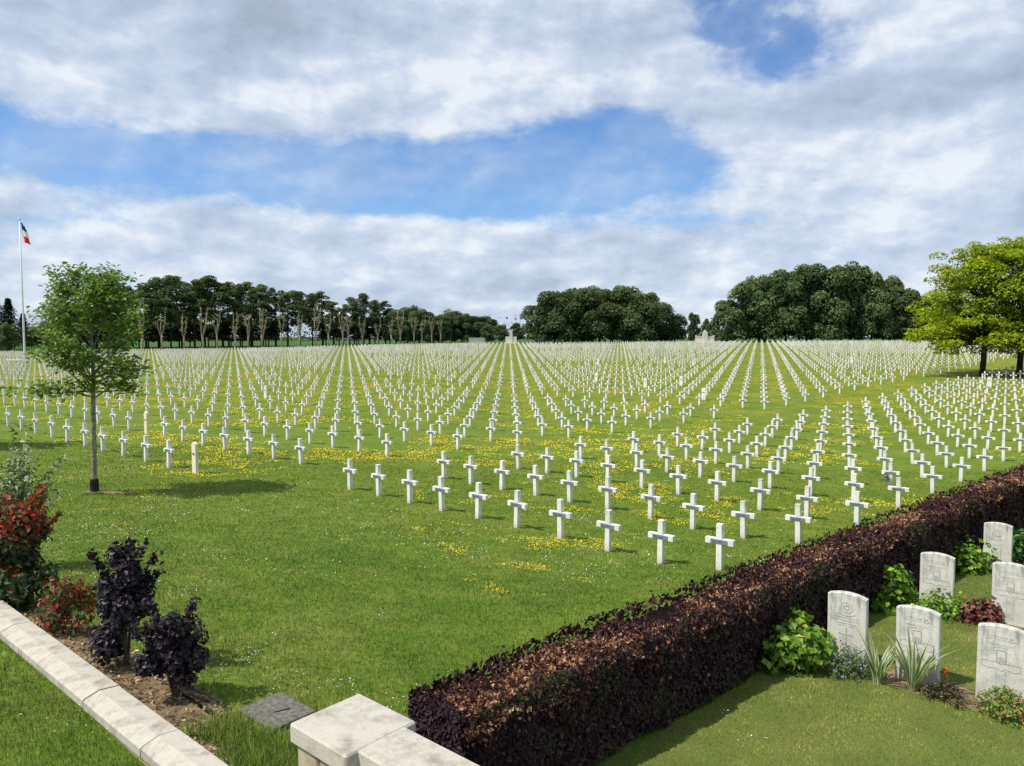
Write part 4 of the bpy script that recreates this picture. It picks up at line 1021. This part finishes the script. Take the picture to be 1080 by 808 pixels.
def place_tree(v, x, y, h, wf, name, label, cat, group, base=20.0, rz=None):
    r_ = empty(name, (x, y, g(x, y)), random.uniform(0, 6.28) if rz is None else rz); s = h/base; r_.scale = (s*wf, s*wf, s)
    link('crown', v[0], r_); link('trunk', v[1], r_); tag(r_, label, cat, group); return r_
# middle grove: x 553..725 px, crown line 300 px
def pxX(px, Y): return (px-540)/803*Y
def topz_(py, Y, x): return (355.5-py)/803*Y+CAMZ-g(x, Y)
G1 = [(568, 318, 272), (585, 307, 270), (604, 303, 274), (624, 302, 269), (645, 300, 273), (664, 302, 270), (681, 308, 274), (697, 318, 271), (711, 331, 272), (596, 310, 286), (632, 304, 288), (668, 306, 287)]
pos_w = ['leftmost', 'second', 'third', 'fourth', 'fifth', 'sixth', 'seventh', 'eighth', 'rightmost']
for k, (px, py, Y_) in enumerate(G1):
    xx = pxX(px, Y_); h = topz_(py, Y_, xx)
    lb = f'dark dense tree, {pos_w[k]} from the left along the front of the middle grove' if 0 < k < 8 else (f'dark dense tree, {pos_w[k]} of the middle grove' if k < 9 else f'dark tree in the rear row of the middle grove, {["left", "centre", "right"][k-9]} one')
    place_tree(BT[k % 4], xx, Y_, h, 1.0 if h > 15 else 1.1, 'broadleaf_tree', lb, 'tree', 'trees of the middle grove')
G2 = [(766, 316, 266), (786, 297, 264), (806, 288, 267), (828, 284, 263), (850, 279, 266), (873, 280, 262), (896, 279, 266), (918, 286, 263), (938, 294, 266), (956, 303, 264), (976, 312, 266), (1000, 318, 264), (1030, 322, 266), (1062, 320, 266),
      (800, 292, 282), (842, 282, 284), (886, 281, 282), (930, 290, 284)]
for k, (px, py, Y_) in enumerate(G2):
    xx = pxX(px, Y_); h = topz_(py, Y_, xx)
    lb = f'dark wind-shaped tree, {ordn(k+1)} from the left along the front of the right wood' if k < 14 else f'tall dark tree in the rear row of the right wood, {ordn(k-13)} from the left'
    place_tree(BT[(k*3+1) % 4], xx, Y_, h, .78 if h > 22 else .95, 'broadleaf_tree', lb, 'tree', 'trees of the right wood')
for k, (px, py, Y_, lb) in enumerate([(731, 329, 300, 'small thin tree in the gap between middle grove and right wood'), (744, 336, 305, 'low bushy tree behind the stepped monument'), (545, 340, 330, 'low dark tree behind the centre monument'), (529, 342, 325, 'low dark tree left of the centre monument'), (515, 341, 330, 'dark tree above the low grey wall')]):
    xx = pxX(px, Y_); place_tree(BT[k % 4], xx, Y_, topz_(py, Y_, xx), .55 if k < 2 else 1.05, 'small_tree', lb, 'tree', 'small trees in the gaps')

# left band: tall bare-stemmed trees behind, cut-back pollards in front
def tall_mesh(seed, n=5200, h=24):
    rr = random.Random(seed); bl = []
    for k in range(30):
        a_ = rr.random()*6.28; f = (k+.5)/30; r0 = rr.uniform(.3, 4.0)*(.75+.5*math.sin(3.1*f))*(1-.3*f)
        bl.append((math.cos(a_)*r0, math.sin(a_)*r0, h*(.36+.59*f), rr.uniform(1.0, 2.0)*(.75+.35*math.sin(3.1*f))))
    P, N, d, q, r2 = crown_cloud(bl, n, .7, seed+50)
    c = pal(n, [(.078, .112, .044), (.108, .15, .052), (.055, .084, .036)], None, .2, r2)*(1+.4*np.clip(d[:, 2:3], -.5, 1))  # leaf colours carry the haze of distance, brighter and bluer
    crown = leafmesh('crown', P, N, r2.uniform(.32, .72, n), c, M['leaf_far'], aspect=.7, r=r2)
    mb = MB(); mb.tube([(0, 0, -.5), (.1, 0, h*.4), (.2, .1, h*.85)], [.28, .2, .07], 6)
    for k in range(7): mb.tube([(0, 0, h*(.35+.06*k)), bl[k][:3]], [.10, .04], 4)
    return crown, mb.mesh('trunk', M['bark_dark'], True)
TT = [tall_mesh(s) for s in (11, 12, 13, 14)]
def under_mesh(seed, n=3600):
    rr = random.Random(seed); bl = [(rr.uniform(-4, 4), rr.uniform(-3, 3), rr.uniform(2.6, 9.0), rr.uniform(1.4, 2.6)) for _ in range(20)]
    P, N, d, q, r2 = crown_cloud(bl, n, .7, seed+90)
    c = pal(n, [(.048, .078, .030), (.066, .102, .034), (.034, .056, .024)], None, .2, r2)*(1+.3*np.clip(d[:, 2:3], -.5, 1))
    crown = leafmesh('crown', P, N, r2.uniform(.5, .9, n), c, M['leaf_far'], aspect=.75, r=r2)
    mb = MB()
    for k in range(4): mb.tube([(bl[k][0]*.5, bl[k][1]*.5, -.5), (bl[k][0]*.5, bl[k][1]*.5, 2), bl[k][:3]], [.2, .16, .08], 5)
    return crown, mb.mesh('trunk', M['bark_dark'], True)
UT = [under_mesh(s) for s in (21, 22, 23)]
BK = [(102, 304), (114, 300), (127, 297), (140, 301), (155, 297), (168, 293), (181, 291), (193, 292), (206, 294), (217, 292), (229, 292), (242, 298), (254, 300), (266, 298), (278, 299), (291, 303), (304, 307), (317, 308), (330, 310), (341, 308), (352, 318), (363, 322), (374, 314), (384, 310), (396, 317), (407, 318), (418, 327), (430, 324), (442, 326), (454, 330), (466, 332), (477, 328), (488, 331), (499, 335), (509, 340)]
for k, (px, py) in enumerate(BK):
    Y_ = 262+k*2.4+(k % 2)*9; xx = pxX(px, Y_); h = topz_(py-1, Y_, xx)
    v = TT[(k*7+k//3) % 4]
    if px > 410: place_tree(BT[k % 4], xx, Y_, h, 1.0, 'tall_tree', f'rounded dark tree near the right end of the left tree belt, {ordn(k-25)} along', 'tree', 'tall trees of the left belt')
    else: place_tree(v, xx, Y_, h, 1.35+.25*((k*5) % 3-1), 'tall_tree', f'tall dark tree of the left belt, {ordn(k+1)} from its left end', 'tree', 'tall trees of the left belt', base=24.0)
for k in range(19):
    px = 104+k*22.5
    if 285 < px < 345: continue
    Y_ = 285+k*3.2+(k % 2)*6; xx = pxX(px, Y_)
    place_tree(UT[k % 3], xx, Y_, 10.8, 1.35, 'understorey_tree', f'low dark tree under the left belt, {ordn(k+1)} from its left end', 'tree', 'low trees under the left belt', base=10.0)
def pollard_mesh(seed, leafy):
    rr = random.Random(seed); mb = MB(); tips = []
    mb.tube([(0, 0, -.5), (rr.uniform(-.2, .2), 0, 2.5), (rr.uniform(-.3, .3), 0, 5.2)], [.40, .32, .27], 7)
    nl = rr.randint(3, 5)
    for k in range(nl):
        a_ = k*6.28/nl+rr.random(); sp_ = rr.uniform(.3, 1.9); ztop = rr.uniform(8.5, 14.8)
        p = [(0, 0, rr.uniform(2.6, 5.6)), (math.cos(a_)*sp_*.6+rr.gauss(0, .25), math.sin(a_)*sp_*.6, 6.6+rr.random()*1.5), (math.cos(a_)*sp_, math.sin(a_)*sp_, 10), (math.cos(a_)*sp_*1.1, math.sin(a_)*sp_*1.1, ztop)]
        mb.tube(p, [.22, .16, .12, .06], 5)
        for q in range(7):
            b = Vector(p[rr.randint(1, 3)]); mb.tube([b, b+Vector((rr.gauss(0, .7), rr.gauss(0, .7), rr.uniform(.5, 1.5)))], [.09, .05], 4)
        tips += p[1:]
    n = leafy; r2 = np.random.default_rng(seed); T = np.array(tips); q = r2.integers(0, len(T), n); P = T[q]+r2.normal(size=(n, 3))*.5
    crown = leafmesh('crown', P, r2.normal(size=(n, 3)), r2.uniform(.25, .5, n), pal(n, [(.05, .08, .02), (.07, .10, .03)], None, .2, r2), M['leaf_far'], r=r2)
    return crown, mb.mesh('trunk', M['bark_pale'], True)
PM = [pollard_mesh(s, 230) for s in (31, 32, 33, 34, 38, 39, 40)]; PL = [pollard_mesh(s, 330) for s in (35, 36, 37)]
PO = [(151, 317), (172, 320), (191, 330), (211, 322), (229, 321), (248, 323), (266, 325), (281, 325), (298, 327), (314.5, 331), (329, 329), (344, 328), (358, 330), (371, 332), (385, 333), (398, 333), (411, 335), (421.5, 330), (433, 332), (443, 333), (454, 336), (466, 333)]
for k, (px, py) in enumerate(PO):
    Y_ = 250+k*2.2; px += random.uniform(-4.5, 4.5); xx = pxX(px, Y_); h = topz_(py, Y_, xx)*random.uniform(.80, 1.10)
    v = (PL[k % 3] if k in (14, 16, 17, 18, 19, 21, 20) else PM[(k*3) % 7])
    place_tree(v, xx, Y_, h, 1.0, 'pollard_tree', f'pale cut-back tree with bare limbs, {ordn(k+1)} from the left in its row', 'tree', 'pale pollarded trees before the left belt', base=14.0)
# far-left conifers and the broad tree beside them
def conifer_mesh(seed, n=3000):
    r2 = np.random.default_rng(seed); z = r2.random(n)**.8; lay = np.floor(z*11)/11; rad = (1-lay)*4.2*(.35+.65*(1-(z-lay)*11)**.7)+.2
    a_ = r2.random(n)*6.28; rad = rad*r2.uniform(.35, 1.05, n)*(1+.25*np.sin(a_*3+lay*20)); P = np.stack([np.cos(a_)*rad, np.sin(a_)*rad, 1.2+z*14.3-rad*.12], 1)
    N = np.stack([np.cos(a_)*.4, np.sin(a_)*.4, np.ones(n)], 1)+r2.normal(size=(n, 3))*.3
    crown = leafmesh('crown', P, N, r2.uniform(.4, .8, n), pal(n, [(.022, .040, .020), (.016, .028, .016), (.035, .055, .028)], None, .2, r2), M['leaf_far'], aspect=.5, r=r2)
    return crown, MB().tube([(0, 0, -.5), (0, 0, 8), (0, 0, 15.8)], [.35, .2, .04], 6).mesh('trunk', M['bark_dark'], True)
CM = [conifer_mesh(s) for s in (41, 42)]
for k, (px, py, Y_, lb) in enumerate([(-3, 310, 250, 'dark conifer at the left picture edge'), (11, 314, 262, 'grey-green conifer with layered branches, second from the left edge'), (26, 330, 275, 'small conifer just right of the flagpole'), (-18, 318, 265, 'dark conifer beyond the left picture edge')]):
    xx = pxX(px, Y_); place_tree(CM[k % 2], xx, Y_, topz_(py, Y_, xx), 1.45, 'conifer', lb, 'tree', 'conifers at the far left', base=15.8)
for k, (px, py, Y_) in enumerate([(8, 340, 246), (34, 344, 300), (52, 338, 305), (70, 330, 300), (88, 316, 290)]):
    xx = pxX(px, Y_); place_tree(BT[k % 4], xx, Y_, topz_(py, Y_, xx), 1.15 if k else .8, 'broadleaf_tree', ['low green tree on the left field edge before the conifers', 'bushy tree right of the flagpole', 'bushy tree behind the young tree crown, left part', 'bushy tree behind the young tree crown, middle part', 'tall bushy tree where the left belt begins'][k], 'tree', 'trees at the far left')
# far hedgerow closing the view
tag(link('distant_wood', (lambda n: leafmesh('distant_wood', *(lambda x: (np.stack([x, 560+rng.normal(size=n)*12, gz(x, np.full(n, 560.))+np.abs(rng.normal(size=n))*4.5*(1+.5*vn(x, x*0, .03))], 1), rng.normal(size=(n, 3))+np.array([0, -.3, .6])))(rng.uniform(-620, 620, n)), rng.uniform(1.2, 2.6, n), pal(n, [(.03, .05, .022), (.04, .062, .028)], None, .15), M['leaf_far']))(16000)), 'far-off belt of woodland beyond the fields', 'woodland', kind='stuff')

# golden trees at right
def golden(x, y, h, wx, label, seed, nn_=27000):
    rr = random.Random(seed); r_ = empty('golden_tree', (x, y, g(x, y))); bl = []
    mb = MB(); mb.tube([(0, 0, -.4), (0, 0, 1), (.15, 0, h*.26), (.2, .1, h*.5), (.1, 0, h*.8)], [.42, .31, .27, .18, .07], 9)
    for k in range(64):
        f = (k+.5)/64; a_ = k*2.399+rr.uniform(-.3, .3); z = h*(.17+.75*f); prof = (math.sin(math.pi*min(1, .36+.58*f))**.6); r0 = wx*.5*prof*(rr.uniform(.25, 1.0)**.7)
        c = (math.cos(a_)*r0, math.sin(a_)*r0, z-r0*.03); bl.append((*c, rr.uniform(1.15, 2.1)))
        z0 = max(h*.24, z-r0*.75); mb.tube([(0.1, 0, z0), (c[0]*.5, c[1]*.5, (z0+z)/2+.2), c], [.14, .09, .035], 5)
        for q in range(3): bl.append((c[0]+rr.gauss(0, 1.5), c[1]+rr.gauss(0, 1.5), c[2]+rr.gauss(0, .55), rr.uniform(.6, 1.15)))
    mb.build('trunk', M['bark_dark'], r_, True)
    P, N, d, q, r2 = crown_cloud(bl, nn_, .4, seed, flat=.55, up=.7)
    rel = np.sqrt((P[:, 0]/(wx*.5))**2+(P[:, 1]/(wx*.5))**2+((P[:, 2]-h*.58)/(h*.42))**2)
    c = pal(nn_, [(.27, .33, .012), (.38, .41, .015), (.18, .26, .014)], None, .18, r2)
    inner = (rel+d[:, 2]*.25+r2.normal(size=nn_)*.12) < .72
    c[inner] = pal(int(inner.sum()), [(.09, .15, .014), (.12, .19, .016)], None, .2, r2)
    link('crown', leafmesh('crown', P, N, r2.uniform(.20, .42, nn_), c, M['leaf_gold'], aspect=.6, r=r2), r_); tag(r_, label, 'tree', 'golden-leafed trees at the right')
golden(trees_gold[0][0], trees_gold[0][1], 15.6, 15.5, 'golden-green tree with dark trunk, the left of the pair', 5)
golden(trees_gold[1][0], trees_gold[1][1], 16.0, 15, 'golden-green tree with dark trunk, cut by the right picture edge', 6)
golden(66.5, 84.5, 15.5, 15, 'golden-green tree beyond the right picture edge', 9, 9000)

# ------------------------------------------------------------------ flagpole, flag, monuments
FY = 132.0; FX = pxX(26.5, FY); fz0 = g(FX, FY)
ftop = CAMZ+(355.5-234)/803*FY; H_ = ftop-fz0
r_ = empty('flagpole', (FX, FY, fz0)); tag(r_, 'tall white flagpole standing among the crosses at the left', 'flagpole')
MB().tube([(0, 0, -.2), (0, 0, H_*.5), (0, 0, H_)], [.17, .14, .09], 10).build('pole', M['steel'], r_, True)
MB().tube([(0, 0, H_), (0, 0, H_+.12), (0, 0, H_+.3), (0, 0, H_+.38)], [.06, .2, .2, .04], 8).build('finial', M['steel'], r_, True)
MB().box((0, 0, .15), (.9, .9, .5), bev=.03).build('plinth', M['cross'], r_)
# limp tricolour: hoist along the pole, the fly hanging down
V, F, FMs = [], [], []
nu, nvv = 18, 14; fh = 2.9; ft = H_-.25
for a_ in range(nu+1):
    u = a_/nu
    for b in range(nvv+1):
        v = b/nvv
        xx = .10+.45*u+v*(.75+.45*u)+.08*math.sin(u*9+v*4); yy = .16*math.sin(v*7+u*2); zz_ = ft-3.5*u-.75*v*(1-u*.5)-.06*math.sin(v*9)
        V.append((xx-.55*(1-abs(2*u-1))*0, yy, zz_))
for a_ in range(nu):
    for b in range(nvv): F.append((a_*(nvv+1)+b, a_*(nvv+1)+b+1, (a_+1)*(nvv+1)+b+1, (a_+1)*(nvv+1)+b)); FMs.append(a_*3//nu)
me = mesh_from('tricolour_flag', V, F, [M['flagblue'], M['flagwhite'], M['flagred']], True, fm=FMs)
tag(link('tricolour_flag', me, loc=(FX, FY, fz0)), 'blue, white and red flag hanging limp from the flagpole', 'flag')
bx0 = pxX(16, FY-2); r_ = empty('low_memorial_wall', (bx0, FY-2, g(bx0, FY-2))); tag(r_, 'long low white wall at the foot of the flagpole', 'wall')
MB().box((0, 0, .55), (2.9, .4, .3), bev=.02).build('top_slab', M['cross'], r_); MB().box((0, 0, .2), (2.7, .3, .45), bev=.02).build('wall_base', M['coping'], r_)

def mono(px, Y_, parts, label, name='stone_monument'):
    xx = pxX(px, Y_); r_ = empty(name, (xx, Y_, g(xx, Y_)-.25)); tag(r_, label, 'monument')
    for nm, boxes in parts:
        mb = MB()
        for c, d in boxes: mb.box(c, d, bev=.04)
        mb.build(nm, M['monument'], r_)
M['monument'] = mk_stone('monument_stone', (.66, .63, .56), (.44, .41, .34), False)
mono(539, 251, [('side_wall', [((-1.15, 0, 1.35), (1.35, .6, 2.3)), ((1.15, 0, 1.35), (1.35, .6, 2.3))]), ('central_pillar', [((0, -.1, 1.9), (.94, .9, 4.2))]), ('cross_top', [((0, -.1, 4.35), (.5, .5, .68))]), ('step', [((0, -.6, .2), (4.6, 1.6, .55))])], 'pale stone monument with low side walls and a central pillar, at the centre aisle')
mono(743, 252, [('side_wall', [((-1.9, 0, 1.2), (2.3, .6, 1.9)), ((1.9, 0, 1.2), (2.3, .6, 1.9))]), ('wall_cap', [((-1.9, 0, 2.26), (2.5, .75, .22)), ((1.9, 0, 2.26), (2.5, .75, .22)), ((-2.85, 0, 2.5), (.5, .7, .28)), ((2.85, 0, 2.5), (.5, .7, .28))]), ('central_pillar', [((0, -.15, 2.2), (1.5, 1.0, 3.2))]), ('pillar_head', [((0, -.15, 3.95), (.9, .9, .3)), ((0, -.15, 4.25), (.5, .5, .34))]), ('step', [((0, -.7, .2), (6.6, 1.8, .55))])], 'wide pale stone monument with stepped top and end blocks, right of the middle grove')
xx = pxX(503, 262); r_ = empty('grey_wall', (xx, 262, g(xx, 262))); tag(r_, 'low grey wall at the far field edge, left of the centre monument', 'wall')
MB().box((0, 0, .9), (5.4, .5, 1.9), bev=.03).build('wall_panel', M['coping_wall'], r_); MB().box((0, 0, 1.96), (5.7, .7, .2), bev=.03).build('wall_cap', M['monument'], r_)

# ------------------------------------------------------------------ camera and render
cd = bpy.data.cameras.new('camera'); cd.sensor_width = 36; cd.lens = 36*803.4/1080; cd.clip_end = 9000; cd.clip_start = .1
co = bpy.data.objects.new('camera', cd); col.objects.link(co); co.location = (0, 0, CAMZ); co.rotation_euler = (R(90-3.458), 0, 0)
scn.camera = co
scn.view_settings.view_transform = 'Standard'; scn.view_settings.look = 'None'; scn.view_settings.exposure = 0; scn.view_settings.gamma = 1
scn.render.engine = 'CYCLES'; scn.cycles.max_bounces = 6; scn.cycles.transparent_max_bounces = 8
